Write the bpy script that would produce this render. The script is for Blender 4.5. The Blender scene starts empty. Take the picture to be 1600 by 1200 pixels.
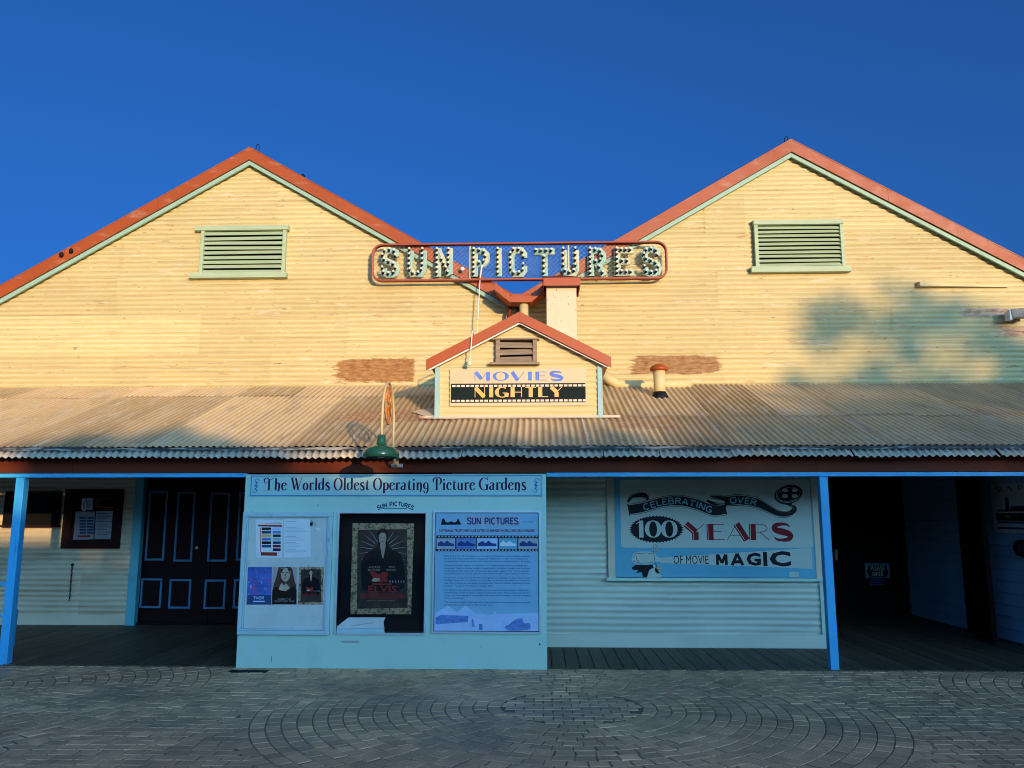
import bpy, math, random
from mathutils import Vector, Matrix, noise
random.seed(7)
S = bpy.context.scene
PI = math.pi
# ------------------------------------------------------------------ camera, world, sun
FPX, YAW, PITCH = 1266.0, 1.88, 9.21
CAM = Vector((0, 0, 1.6))
cd = bpy.data.cameras.new('camera'); cam = bpy.data.objects.new('camera', cd); S.collection.objects.link(cam)
cd.sensor_width = 36; cd.lens = 36*FPX/1600; cd.clip_end = 2000; cd.clip_start = .05
CR = Matrix.Rotation(math.radians(YAW), 3, 'Z') @ Matrix.Rotation(math.radians(90+PITCH), 3, 'X')
cam.location = CAM; cam.rotation_euler = CR.to_euler()
S.camera = cam
S.cycles.filter_width = 1.0
S.view_settings.view_transform = 'Standard'; S.view_settings.look = 'None'
S.view_settings.exposure = 1.3; S.view_settings.gamma = 1
SUN = Vector((-.46, 1, -.13)).normalized()
w = bpy.data.worlds.new('World'); S.world = w; w.use_nodes = True
nt = w.node_tree; nt.nodes.clear()
sky = nt.nodes.new('ShaderNodeTexSky'); sky.sky_type = 'NISHITA'; sky.sun_disc = False
sky.sun_elevation = math.asin(-SUN.z); sky.sun_rotation = math.atan2(-SUN.x, -SUN.y)
sky.air_density = 0.4; sky.dust_density = 8.0; sky.ozone_density = 6.0; sky.altitude = 0
hue = nt.nodes.new('ShaderNodeMix'); hue.data_type = 'RGBA'; hue.blend_type = 'MULTIPLY'; hue.inputs[0].default_value = 1
hue.inputs[7].default_value = (.74, 1.07, 1.03, 1)
bg = nt.nodes.new('ShaderNodeBackground'); bg.inputs[1].default_value = .15
out = nt.nodes.new('ShaderNodeOutputWorld')
nt.links.new(sky.outputs[0], hue.inputs[6]); nt.links.new(hue.outputs[2], bg.inputs[0]); nt.links.new(bg.outputs[0], out.inputs[0])
sl = bpy.data.lights.new('sun', 'SUN'); sl.energy = 2.0; sl.angle = math.radians(.47); sl.color = (1, .68, .33)
so = bpy.data.objects.new('sun', sl); S.collection.objects.link(so); so.rotation_euler = SUN.to_track_quat('-Z', 'Y').to_euler(); so.location = (20, -40, 12)

# ------------------------------------------------------------------ surveying helpers
def W(px, py, Y):
    "point of the vertical plane y=Y that the photograph shows at pixel px,py -> (X, Z)"
    d = CR @ Vector(((px-800)/FPX, (600-py)/FPX, -1)); p = CAM + d*((Y-CAM.y)/d.y)
    return p.x, p.z
def G(px, py, z=0):
    d = CR @ Vector(((px-800)/FPX, (600-py)/FPX, -1)); p = CAM + d*((z-CAM.z)/d.z)
    return p.x, p.y
def RC(x0, y0, x1, y1, Y):
    "pixel rectangle -> metric rectangle X0,X1,Z0,Z1 on plane Y"
    a = W(x0, (y0+y1)/2, Y)[0]; b = W(x1, (y0+y1)/2, Y)[0]
    t = W((x0+x1)/2, y0, Y)[1]; u = W((x0+x1)/2, y1, Y)[1]
    return a, b, u, t

# ------------------------------------------------------------------ materials
MATS = {}
def srgb(r, g, b): return tuple(((c/255)/12.92 if c/255 <= .04045 else ((c/255+.055)/1.055)**2.4) for c in (r, g, b))
def pmat(name, col, rough=.65, var=.15, vs=2.5, stretch=(1, 1, 1), bump=.2, bs=45, metal=0, layers=(), patches=(), groove=None, tone=None, spec=.4, bdist=.004):
    m = bpy.data.materials.new(name); m.use_nodes = True; n = m.node_tree; N = n.nodes; L = n.links
    b = N['Principled BSDF']; b.inputs['Roughness'].default_value = rough; b.inputs['Metallic'].default_value = metal
    b.inputs['Specular IOR Level'].default_value = spec
    tc = N.new('ShaderNodeTexCoord')
    def mp(st):
        k = N.new('ShaderNodeMapping'); k.inputs['Scale'].default_value = st; L.new(tc.outputs['Object'], k.inputs[0]); return k.outputs[0]
    def noi(sc, st=(1, 1, 1), det=5, ro=.6):
        k = N.new('ShaderNodeTexNoise'); k.inputs['Scale'].default_value = sc; k.inputs['Detail'].default_value = det; k.inputs['Roughness'].default_value = ro
        L.new(mp(st), k.inputs['Vector']); return k.outputs['Fac']
    def mth(op, a, c=None, d=None):
        k = N.new('ShaderNodeMath'); k.operation = op
        for i, v in enumerate((a, c, d)):
            if v is None: continue
            if isinstance(v, (int, float)): k.inputs[i].default_value = v
            else: L.new(v, k.inputs[i])
        return k.outputs[0]
    def ramp(f, lo, hi, mx=1.):
        k = N.new('ShaderNodeMapRange'); L.new(f, k.inputs[0]); k.inputs[1].default_value = lo; k.inputs[2].default_value = hi
        k.inputs[3].default_value = 0; k.inputs[4].default_value = mx; k.clamp = True; return k.outputs[0]
    def mix(f, a, c, mode='MIX'):
        k = N.new('ShaderNodeMix'); k.data_type = 'RGBA'; k.blend_type = mode
        if isinstance(f, (int, float)): k.inputs[0].default_value = f
        else: L.new(f, k.inputs[0])
        for i, v in ((6, a), (7, c)):
            if isinstance(v, tuple): k.inputs[i].default_value = (*v[:3], 1)
            else: L.new(v, k.inputs[i])
        return k.outputs[2]
    f = noi(vs, stretch, 6, .65)
    lo = tuple(c*(1-var) for c in col); hi = tuple(min(1, c*(1+var)) for c in col)
    cur = mix(ramp(f, .3, .7), lo, hi)
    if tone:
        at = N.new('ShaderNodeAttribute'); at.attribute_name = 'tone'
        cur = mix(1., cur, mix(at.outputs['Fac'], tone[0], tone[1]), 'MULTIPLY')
    for ly in layers:
        c2, t0, t1, sc, st, mx = ly[:6]
        cur = mix(ramp(noi(sc, st, 7, .68), t0, t1, mx), cur, c2)
    if groove:
        Yp, amp, gc, gf = groove
        sp = N.new('ShaderNodeSeparateXYZ'); L.new(tc.outputs['Object'], sp.inputs[0])
        g = ramp(sp.outputs[1], Yp, Yp+amp, gf)
        cur = mix(mth('MULTIPLY', g, ramp(noi(1.6, (.5, 1, 2.2), 4), .35, .7)), cur, gc)
    if patches:
        sp = N.new('ShaderNodeSeparateXYZ'); L.new(tc.outputs['Object'], sp.inputs[0])
        wob = mth('MULTIPLY', mth('SUBTRACT', noi(5.0, (.7, 1, 4), 9, .75), .5), 2.4)
        for cx, cz, hx, hz, pc, pc2, soft in patches:
            ax = mth('DIVIDE', mth('ABSOLUTE', mth('SUBTRACT', sp.outputs[0], cx)), hx)
            az = mth('DIVIDE', mth('ABSOLUTE', mth('SUBTRACT', sp.outputs[2], cz)), hz)
            dd = mth('ADD', mth('MAXIMUM', ax, az), mth('MULTIPLY', wob, soft))
            msk = ramp(dd, 1.0, .93)
            cur = mix(msk, cur, mix(ramp(noi(9, (1, 1, 3), 8, .75), .38, .62), pc, pc2))
    L.new(cur, b.inputs['Base Color'])
    rr = ramp(noi(vs*3, stretch, 4), .2, .8, 1)
    k = N.new('ShaderNodeMapRange'); L.new(rr, k.inputs[0]); k.inputs[3].default_value = max(.05, rough-.12); k.inputs[4].default_value = min(1, rough+.12); L.new(k.outputs[0], b.inputs['Roughness'])
    if bump:
        bp = N.new('ShaderNodeBump'); bp.inputs['Strength'].default_value = bump; bp.inputs['Distance'].default_value = bdist
        L.new(noi(bs, stretch, 6, .7), bp.inputs['Height']); L.new(bp.outputs[0], b.inputs['Normal'])
    MATS[name] = m
    return m

# ------------------------------------------------------------------ object helpers
def link(o): S.collection.objects.link(o)
def setp(o, label=None, cat=None, group=None, kind=None):
    if label: o['label'] = label
    if cat: o['category'] = cat
    if group: o['group'] = group
    if kind: o['kind'] = kind
    return o
def thing(name, loc, label, cat, group=None):
    o = bpy.data.objects.new(name, None); o.location = loc; o.empty_display_size = .1; link(o); return setp(o, label, cat, group)
def adopt(o, p):
    o.parent = p
    m = Matrix.Identity(4); q = p
    while q is not None:
        m = m @ Matrix.Translation(-Vector(q.location)); q = q.parent if (q.parent is not None and q.type == 'EMPTY') else None
        if q is None: break
    o.matrix_parent_inverse = m if p.type == 'EMPTY' else Matrix.Identity(4)
class MB:
    def __init__(s): s.v = []; s.f = []; s.mi = []; s.cur = 0; s.tone = []
    def box(s, x0, x1, y0, y1, z0, z1):
        if x0 > x1: x0, x1 = x1, x0
        if z0 > z1: z0, z1 = z1, z0
        i = len(s.v)
        s.v += [(x0, y0, z0), (x1, y0, z0), (x1, y1, z0), (x0, y1, z0), (x0, y0, z1), (x1, y0, z1), (x1, y1, z1), (x0, y1, z1)]
        s.fs([(0, 3, 2, 1), (4, 5, 6, 7), (0, 1, 5, 4), (1, 2, 6, 5), (2, 3, 7, 6), (3, 0, 4, 7)], i); return s
    def fs(s, faces, i):
        for f in faces: s.f.append(tuple(a+i for a in f)); s.mi.append(s.cur)
    def prism(s, pts, y0, y1):
        "outline in x,z (any winding) extruded from y0 (front) to y1"
        ar = sum(pts[k][0]*pts[(k+1) % len(pts)][1]-pts[(k+1) % len(pts)][0]*pts[k][1] for k in range(len(pts)))
        if ar < 0: pts = pts[::-1]
        i = len(s.v); n = len(pts)
        s.v += [(x, y0, z) for x, z in pts]+[(x, y1, z) for x, z in pts]
        s.fs([tuple(range(n)), tuple(range(2*n-1, n-1, -1))]+[(k, k+n, (k+1) % n+n, (k+1) % n) for k in range(n)], i); return s
    def flat(s, pts, Y):
        ar = sum(pts[k][0]*pts[(k+1) % len(pts)][1]-pts[(k+1) % len(pts)][0]*pts[k][1] for k in range(len(pts)))
        if ar < 0: pts = pts[::-1]
        i = len(s.v); s.v += [(x, Y, z) for x, z in pts]; s.fs([tuple(range(len(pts)))], i); return s
    def rect(s, x0, x1, z0, z1, Y): return s.flat([(x0, z0), (x1, z0), (x1, z1), (x0, z1)], Y)
    def hexa(s, p):
        i = len(s.v); s.v += [tuple(q) for q in p]
        s.fs([(0, 3, 2, 1), (4, 5, 6, 7), (0, 1, 5, 4), (1, 2, 6, 5), (2, 3, 7, 6), (3, 0, 4, 7)], i); return s
    def tube(s, pts, r, n=8, cap=True, rs=None):
        pts = [Vector(p) for p in pts]; i0 = len(s.v); up = Vector((.13, .31, .94)).normalized(); a = None
        for k, p in enumerate(pts):
            t = (pts[min(k+1, len(pts)-1)]-pts[max(k-1, 0)]).normalized()
            if a is None:
                a = t.cross(up)
                if a.length < .1: a = t.cross(Vector((1, 0, 0)))
            a = (a - t*a.dot(t)).normalized(); bb = t.cross(a); rr = rs[k] if rs else r
            for j in range(n):
                an = 2*PI*j/n; s.v.append(tuple(p+(a*math.cos(an)+bb*math.sin(an))*rr))
        for k in range(len(pts)-1):
            s.fs([(k*n+j, k*n+(j+1) % n, (k+1)*n+(j+1) % n, (k+1)*n+j) for j in range(n)], i0)
        if cap: s.fs([tuple(range(n-1, -1, -1)), tuple((len(pts)-1)*n+j for j in range(n))], i0)
        return s
    def lathe(s, prof, c, n=20, axis='Z'):
        i0 = len(s.v)
        for r, h in prof:
            for j in range(n):
                a = 2*PI*j/n; x, y = r*math.cos(a), r*math.sin(a)
                s.v.append((c[0]+x, c[1]+y, c[2]+h) if axis == 'Z' else (c[0]+x, c[1]+h, c[2]+y))
        for k in range(len(prof)-1):
            s.fs([(k*n+j, k*n+(j+1) % n, (k+1)*n+(j+1) % n, (k+1)*n+j) for j in range(n)], i0)
        s.fs([tuple(range(n-1, -1, -1)), tuple((len(prof)-1)*n+j for j in range(n))], i0)
        return s
    def ball(s, c, r, n=8, sz=1):
        pr = [(max(.02, math.sin(PI*k/6))*r, -math.cos(PI*k/6)*r*sz) for k in range(7)]
        return s.lathe(pr, c, n)
    def build(s, name, mat, parent=None, smooth=False, bev=0, tone=None):
        me = bpy.data.meshes.new(name); me.from_pydata(s.v, [], s.f)
        ml = mat if isinstance(mat, (list, tuple)) else [mat]
        for m in ml: me.materials.append(MATS[m])
        if len(ml) > 1: me.polygons.foreach_set('material_index', s.mi)
        if smooth: me.polygons.foreach_set('use_smooth', [True]*len(me.polygons))
        if s.tone:
            at = me.attributes.new('tone', 'FLOAT', 'POINT'); at.data.foreach_set('value', s.tone)
        o = bpy.data.objects.new(name, me); link(o)
        if parent is not None: adopt(o, parent)
        if bev:
            b = o.modifiers.new('bevel', 'BEVEL'); b.width = bev; b.segments = 2; b.limit_method = 'ANGLE'
        if smooth and smooth != True:
            pass
        return o
def nz(x, y, z, s=1.): return noise.noise(Vector((x*s, y*s, z*s)))

# ------------------------------------------------------------------ lettering
def cat(pts, k=6, closed=False):
    P = [Vector(p) for p in pts]; r = []
    n = len(P)
    rng = range(n) if closed else range(n-1)
    for i in rng:
        p1, p2 = P[i], P[(i+1) % n]
        p0 = P[(i-1) % n] if (closed or i > 0) else p1*2-p2
        p3 = P[(i+2) % n] if (closed or i+2 < n) else p2*2-p1
        for j in range(k):
            t = j/k
            r.append(.5*((2*p1)+(p2-p0)*t+(2*p0-5*p1+4*p2-p3)*t*t+(3*p1-p0-3*p2+p3)*t**3))
    r.append(P[0] if closed else P[-1])
    return [tuple(q) for q in r]
# skeletons: advance, strokes; each stroke = (kind l|c|o, weight tag, points)
def O_(cx, cy, rx, ry, a0=0, a1=360, n=16): return [(cx+rx*math.cos(math.radians(a0+(a1-a0)*i/n)), cy+ry*math.sin(math.radians(a0+(a1-a0)*i/n))) for i in range(n+1)]
UP = {
 'A': (1.05, [('l', 'T', [(.02, 0), (.5, 1)]), ('l', 'H', [(.5, 1), (.98, 0)]), ('l', 'T', [(.2, .3), (.8, .3)])]),
 'B': (.95, [('l', 'H', [(.1, 0), (.1, 1)]), ('l', 'T', [(.1, 1), (.5, 1)]), ('l', 'T', O_(.5, .76, .3, .24, 90, -90, 8)), ('l', 'T', [(.1, .52), (.5, .52)]), ('l', 'T', O_(.5, .26, .38, .26, 90, -90, 8)), ('l', 'T', [(.1, 0), (.5, 0)])]),
 'C': (1., [('l', 'C', O_(.52, .5, .45, .5, 50, 310, 18))]),
 'D': (1., [('l', 'H', [(.1, 0), (.1, 1)]), ('l', 'T', [(.1, 1), (.45, 1)]), ('l', 'C', O_(.45, .5, .45, .5, 90, -90, 12)), ('l', 'T', [(.1, 0), (.45, 0)])]),
 'E': (.85, [('l', 'H', [(.14, 0), (.14, 1)]), ('l', 'T', [(.14, .97), (.85, .97)]), ('l', 'T', [(.14, .52), (.7, .52)]), ('l', 'T', [(.14, .03), (.85, .03)])]),
 'G': (1.05, [('l', 'C', O_(.52, .5, .45, .5, 50, 350, 18)), ('l', 'H', [(.88, 0.02), (.88, .42)]), ('l', 'T', [(.55, .42), (.96, .42)])]),
 'H': (1., [('l', 'H', [(.14, 0), (.14, 1)]), ('l', 'T', [(.14, .5), (.88, .5)]), ('l', 'T', [(.88, 0), (.88, 1)])]),
 'I': (.4, [('l', 'H', [(.2, 0), (.2, 1)])]),
 'L': (.8, [('l', 'H', [(.14, 0), (.14, 1)]), ('l', 'T', [(.14, .03), (.8, .03)])]),
 'M': (1.25, [('l', 'T', [(.08, 0), (.08, 1)]), ('l', 'H', [(.14, 1), (.56, .2)]), ('l', 'T', [(.56, .15), (1.0, 1)]), ('l', 'H', [(1.05, 0), (1.05, 1)])]),
 'N': (1.05, [('l', 'T', [(.1, 0), (.1, 1)]), ('l', 'H', [(.14, .96), (.86, .04)]), ('l', 'T', [(.9, 0), (.9, 1)])]),
 'O': (1.1, [('l', 'C', O_(.54, .5, .46, .49, 90, 450, 24))]),
 'P': (.9, [('l', 'H', [(.13, 0), (.13, 1)]), ('l', 'T', [(.13, .97), (.5, .97)]), ('l', 'T', O_(.5, .7, .34, .27, 90, -90, 8)), ('l', 'T', [(.13, .43), (.5, .43)])]),
 'R': (1., [('l', 'H', [(.13, 0), (.13, 1)]), ('l', 'T', [(.13, .97), (.5, .97)]), ('l', 'T', O_(.5, .73, .36, .24, 90, -90, 8)), ('l', 'T', [(.13, .49), (.5, .49)]), ('l', 'T', [(.5, .49), (.93, 0)])]),
 'S': (.95, [('c', 'S', [(.88, .80), (.74, .95), (.5, .99), (.22, .93), (.1, .76), (.22, .6), (.5, .51), (.78, .41), (.9, .24), (.78, .06), (.5, .01), (.22, .05), (.08, .2)])]),
 'T': (.9, [('l', 'H', [(.45, 0), (.45, 1)]), ('l', 'T', [(.0, .97), (.9, .97)])]),
 'U': (1., [('l', 'H', [(.13, 1), (.13, .35)]), ('c', 'C', [(.13, .36), (.2, .12), (.5, .01), (.8, .12), (.87, .36)]), ('l', 'T', [(.87, .35), (.87, 1)])]),
 'V': (1.0, [('l', 'H', [(.08, 1), (.5, 0)]), ('l', 'T', [(.5, 0), (.95, 1)])]),
 'W': (1.3, [('l', 'H', [(.05, 1), (.38, 0)]), ('l', 'T', [(.38, 0), (.65, .9)]), ('l', 'H', [(.63, 1), (.95, 0)]), ('l', 'T', [(.95, 0), (1.25, 1)])]),
 'Y': (1.0, [('l', 'H', [(.05, 1), (.5, .5)]), ('l', 'T', [(.95, 1), (.5, .5)]), ('l', 'H', [(.5, .52), (.5, 0)])]),
 'K': (.95, [('l', 'H', [(.13, 0), (.13, 1)]), ('l', 'T', [(.13, .42), (.85, 1)]), ('l', 'T', [(.35, .6), (.9, 0)])]),
 'F': (.85, [('l', 'H', [(.14, 0), (.14, 1)]), ('l', 'T', [(.14, .97), (.85, .97)]), ('l', 'T', [(.14, .52), (.7, .52)])]),
 '1': (.55, [('l', 'H', [(.35, 0), (.35, 1)]), ('l', 'T', [(.02, .8), (.3, .97)])]),
 '0': (.95, [('l', 'C', O_(.48, .5, .4, .48, 90, 450, 24))]),
 ' ': (.6, []),
}
LO = {  # calligraphic set for the header sign: x height .6
 'T': (.95, [('l', 'N', [(.48, .02), (.48, .93)]), ('c', 'N', [(.02, .62), (.0, .85), (.2, 1.0), (.45, .9), (.7, .9), (.95, 1.02)]), ('c', 't', [(.02, .62), (.2, .55), (.28, .7)]), ('l', 's', [(.3, .0), (.66, .0)])]),
 'W': (1.15, [('l', 'N', [(.12, 1), (.42, .02)]), ('l', 't', [(.42, .02), (.62, .9)]), ('l', 'N', [(.5, 1), (.78, .02)]), ('c', 't', [(.78, .02), (.95, .6), (1.12, 1.02)]), ('l', 's', [(0, 1), (.3, 1)]), ('l', 's', [(.9, 1), (1.15, 1)])]),
 'O': (.85, [('l', 'C', O_(.42, .48, .36, .5, 80, 440, 20))]),
 'P': (.85, [('l', 'N', [(.36, .02), (.36, .95)]), ('c', 'N', [(.05, .6), (.02, .85), (.25, 1.02), (.6, 1.0), (.8, .78), (.68, .5), (.4, .48)]), ('l', 's', [(.15, 0), (.55, 0)])]),
 'G': (.95, [('l', 'C', O_(.5, .48, .42, .5, 65, 300, 18)), ('l', 'N', [(.8, .0), (.8, .42)]), ('l', 's', [(.6, .42), (.95, .42)]), ('c', 't', [(.7, .93), (.85, .8), (.8, .98), (.92, 1.0)])]),
 'a': (.56, [('c', 'N', [(.06, .5), (.2, .6), (.38, .52), (.38, .3), (.38, .05), (.55, .03)]), ('c', 'N', [(.38, .36), (.15, .3), (.05, .14), (.18, .0), (.38, .12)])]),
 'c': (.5, [('c', 'N', [(.46, .46), (.38, .58), (.2, .58), (.06, .3), (.2, .02), (.38, .02), (.48, .12)]), ('l', 'N', [(.4, .42), (.44, .52)])]),
 'd': (.6, [('l', 'N', [(.46, .02), (.46, .98)]), ('c', 'N', [(.46, .5), (.3, .6), (.08, .5), (.06, .2), (.2, .0), (.44, .12)]), ('l', 's', [(.34, .98), (.5, .98)])]),
 'e': (.52, [('c', 'N', [(.1, .3), (.3, .38), (.46, .48), (.3, .6), (.12, .5), (.06, .25), (.2, .0), (.4, .03), (.5, .14)])]),
 'g': (.58, [('c', 'N', [(.44, .5), (.25, .6), (.06, .42), (.12, .15), (.3, .08), (.44, .2)]), ('c', 'N', [(.44, .58), (.45, .2), (.42, -.15), (.2, -.25), (.06, -.12)]), ('l', 'N', [(.06, -.14), (.1, -.06)])]),
 'h': (.62, [('l', 'N', [(.14, .0), (.14, .98)]), ('c', 'N', [(.14, .4), (.3, .6), (.46, .5), (.48, .25), (.44, -.02), (.36, -.14)]), ('l', 's', [(.04, .98), (.2, .98)]), ('l', 's', [(.04, 0), (.24, 0)])]),
 'i': (.32, [('l', 'N', [(.16, .0), (.16, .58)]), ('l', 'd', [(.16, .76), (.16, .9)]), ('l', 's', [(.04, .58), (.2, .58)]), ('l', 's', [(.04, 0), (.28, 0)])]),
 'l': (.32, [('l', 'N', [(.16, .0), (.16, .98)]), ('l', 's', [(.04, .98), (.22, .98)]), ('l', 's', [(.04, 0), (.28, 0)])]),
 'n': (.62, [('l', 'N', [(.14, .0), (.14, .58)]), ('c', 'N', [(.14, .4), (.3, .6), (.46, .5), (.48, .2), (.45, -.08), (.36, -.2)]), ('l', 's', [(.02, .58), (.2, .58)]), ('l', 's', [(.04, 0), (.24, 0)])]),
 'o': (.55, [('l', 'C', O_(.27, .29, .2, .3, 80, 440, 16))]),
 'p': (.6, [('l', 'N', [(.14, -.25), (.14, .6)]), ('c', 'N', [(.14, .45), (.3, .6), (.5, .48), (.5, .15), (.34, .0), (.16, .1)]), ('l', 's', [(.02, -.25), (.28, -.25)])]),
 'r': (.46, [('l', 'N', [(.14, .0), (.14, .58)]), ('c', 't', [(.14, .4), (.26, .56), (.38, .58)]), ('l', 'd', [(.38, .5), (.38, .62)]), ('l', 's', [(.02, .58), (.2, .58)]), ('l', 's', [(.04, 0), (.26, 0)])]),
 's': (.46, [('c', 'S', [(.4, .48), (.34, .59), (.18, .59), (.08, .46), (.2, .33), (.34, .24), (.4, .1), (.28, .0), (.12, .01), (.04, .12)])]),
 't': (.4, [('c', 'N', [(.18, .8), (.17, .4), (.18, .1), (.26, .01), (.38, .08)]), ('l', 's', [(.02, .58), (.36, .58)])]),
 'u': (.62, [('c', 'N', [(.12, .58), (.12, .25), (.16, .05), (.32, .0), (.46, .14)]), ('l', 'N', [(.47, .0), (.47, .58)]), ('l', 's', [(.02, .58), (.16, .58)]), ('l', 's', [(.4, .0), (.58, .0)])]),
 ' ': (.24, []),
}
def strip(mb, pts, ws, Y, th=0):
    "variable width ribbon lying in the plane y=Y (front) with optional thickness"
    n = len(pts); A = []; B = []
    for k in range(n):
        p = Vector(pts[k]); a = Vector(pts[max(k-1, 0)]); c = Vector(pts[min(k+1, n-1)])
        if (c-a).length < 1e-6: c = p+Vector((1e-3, 0))
        d1 = (p-a).normalized() if k > 0 else (c-p).normalized(); d2 = (c-p).normalized() if k < n-1 else d1
        d = (d1+d2); d = d.normalized() if d.length > .2 else d2
        nn = Vector((-d.y, d.x)); mit = 1/max(.5, nn.dot(Vector((-d2.y, d2.x))))
        A.append(p+nn*ws[k]/2*mit); B.append(p-nn*ws[k]/2*mit)
    i = len(mb.v)
    mb.v += [(q.x, Y, q.y) for q in A]+[(q.x, Y, q.y) for q in B]
    mb.fs([(n+k, n+k+1, k+1, k) for k in range(n-1)], i)
    if th:
        j = len(mb.v); mb.v += [(q.x, Y+th, q.y) for q in A]+[(q.x, Y+th, q.y) for q in B]
        off = j-i
        mb.fs([(k, k+1, k+1+off, k+off) for k in range(n-1)], i)
        mb.fs([(n+k+1, n+k, n+k+off, n+k+1+off) for k in range(n-1)], i)
        mb.fs([(off+k, off+k+1, off+n+k+1, off+n+k) for k in range(n-1)], i)
        mb.fs([(0, off, off+n, n), (n-1, 2*n-1, off+2*n-1, off+n-1)], i)
def stroke_pts(kind, pts): return cat(pts, 5) if kind == 'c' else list(pts)
def lay(mb, text, x0, x1, z0, z1, Y, font=UP, H=.3, T=.05, style='deco', gap=.14, path=None, th=0, only=None, dx=0):
    "set a line of lettering between x0..x1, cap height z0..z1; widths are fractions of the cap height"
    tot = sum(font[c][0]+gap for c in text)-gap
    sx = (x1-x0)/tot; sz = z1-z0; cx = 0; q = 0
    for c in text:
        for kind, tag, pts in font[c][1]:
            if only and tag not in only: continue
            P = stroke_pts(kind, pts)
            R = [((cx+u)*sx+x0+dx, v*sz+z0) for u, v in P]
            ws = []
            for k in range(len(R)):
                a = Vector(R[max(k-1, 0)]); b = Vector(R[min(k+1, len(R)-1)]); d = (b-a)
                s_ = abs(d.y)/max(d.length, 1e-6)
                if style == 'const': wv = H
                elif style == 'deco':
                    wv = {'H': H, 'T': T, 'C': T+(H-T)*s_**2, 'S': T+(H-T)*(1-abs(k/(len(R)-1)-.5)*2)**.8}[tag]
                else:
                    e = math.sin(PI*min(1, max(0, (k+.6)/(len(R)+.2))))**.4 if kind == 'c' else 1
                    wv = {'N': (T+(H-T)*s_**1.5)*e, 'C': T+(H-T)*s_**2, 't': T, 's': T*1.2, 'S': T+(H*1.05-T)*(1-abs(k/(len(R)-1)-.5)*2)**.7, 'd': H*.85}[tag]
                ws.append(wv*sz)
            if path:
                R = [path(*r) for r in R]
            q += 1
            strip(mb, R, ws, Y-.00012*(q % 9), th)
        cx += font[c][0]+gap
def txt(mb, s, x0, z0, Y, size=None, x1=None, z1=None, bold=0., sx=1.):
    "plain sans lettering from Blender's built-in font; x1 fits the width, z1 fits the height"
    cu = bpy.data.curves.new('t', 'FONT'); cu.body = s; cu.size = 1; cu.resolution_u = 2; cu.offset = bold
    o = bpy.data.objects.new('t', cu); link(o)
    me = bpy.data.meshes.new_from_object(o)
    xs = [v.co.x for v in me.vertices]; ys = [v.co.y for v in me.vertices]
    if xs:
        mx, Mx, my, My = min(xs), max(xs), min(ys), max(ys)
        kz = size if size else (z1-z0)/(My-my)
        kx = (x1-x0)/(Mx-mx) if x1 is not None else kz*sx
        oz = z0-(my*kz if z1 is not None else 0)
        i = len(mb.v); mb.v += [(x0+(v.co.x-mx)*kx, Y, oz+v.co.y*kz) for v in me.vertices]
        mb.fs([tuple(p.vertices) for p in me.polygons], i)
    bpy.data.objects.remove(o); bpy.data.curves.remove(cu); bpy.data.meshes.remove(me)

# ------------------------------------------------------------------ material list
cream = (.62, .50, .235); rust = (.22, .085, .022); rust2 = (.46, .24, .085)
YW = 12.1      # plane of the two gables and of the left lower wall
def pc(px0, py0, px1, py1, Y): a, b, c, d = RC(px0, py0, px1, py1, Y); return (a+b)/2, (c+d)/2, (b-a)/2, (d-c)/2
pA = pc(530, 559, 645, 597, YW-.01); pB = pc(988, 555, 1125, 584, YW-.01); pC = pc(1500, 478, 1640, 498, YW-.01); pD = pc(1560, 505, 1640, 530, YW)
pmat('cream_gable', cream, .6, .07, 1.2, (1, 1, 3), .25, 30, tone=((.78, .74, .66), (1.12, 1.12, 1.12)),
     layers=[((.52, .37, .17), .5, .8, 1.4, (1, 1, 3), .45), ((.34, .23, .10), .56, .63, 2.2, (.35, 1, 26), .5), ((.44, .28, .13), .635, .655, 3.0, (1, 1, 5.5), .75), ((.74, .64, .46), .63, .66, 4, (1, 1, 5), .55), ((.22, .11, .045), .655, .675, 6.5, (1, 1, 4.2), .9), ((.70, .6, .42), .62, .65, 1.5, (1, 1, 6), .5)],
     patches=[(pA[0]-.12, pA[1]-.02, pA[2]*.9, pA[3], rust, rust2, .8), (pA[0]+.25, pA[1]+.0, pA[2]*.6, pA[3]*1.0, rust, rust2, .3), (pB[0], pB[1], pB[2], pB[3], rust, (.40, .24, .10), .45), (pC[0], pC[1], pC[2], pC[3]*.7, (.3, .2, .12), (.6, .45, .3), .6), (pD[0], pD[1], pD[2], pD[3]*.6, (.35, .15, .06), (.7, .5, .3), .7)])
pmat('cream_dormer', (.61, .49, .23), .55, .05, 1.5, (1, 1, 3), .15, 30, layers=[((.6, .42, .2), .62, .75, 2.0, (1, 1, 2), .3), ((.4, .25, .12), .7, .72, 7, (1, 1, 2.4), .6)])
pmat('cream_lower', (.66, .56, .38), .55, .06, 1.3, (1, 1, 2), .15, 30, layers=[((.5, .42, .28), .55, .8, 1.4, (1, 1, 1), .35), ((.25, .13, .06), .71, .73, 8, (1, 1, 2.5), .6)], groove=(YW-.012, .016, (.30, .17, .07), .75))
pmat('pale_lower', (.62, .64, .49), .5, .05, 1.3, (1, 1, 2), .12, 30, layers=[((.42, .42, .36), .55, .8, 1.4, (1, 1, 1), .3), ((.25, .13, .06), .71, .73, 8, (1, 1, 2.5), .6)], groove=(10.296, .018, (.16, .18, .18), .6))
pmat('old_iron', (.34, .26, .16), .6, .16, 1.1, (1, .35, .35), .3, 22)
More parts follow.
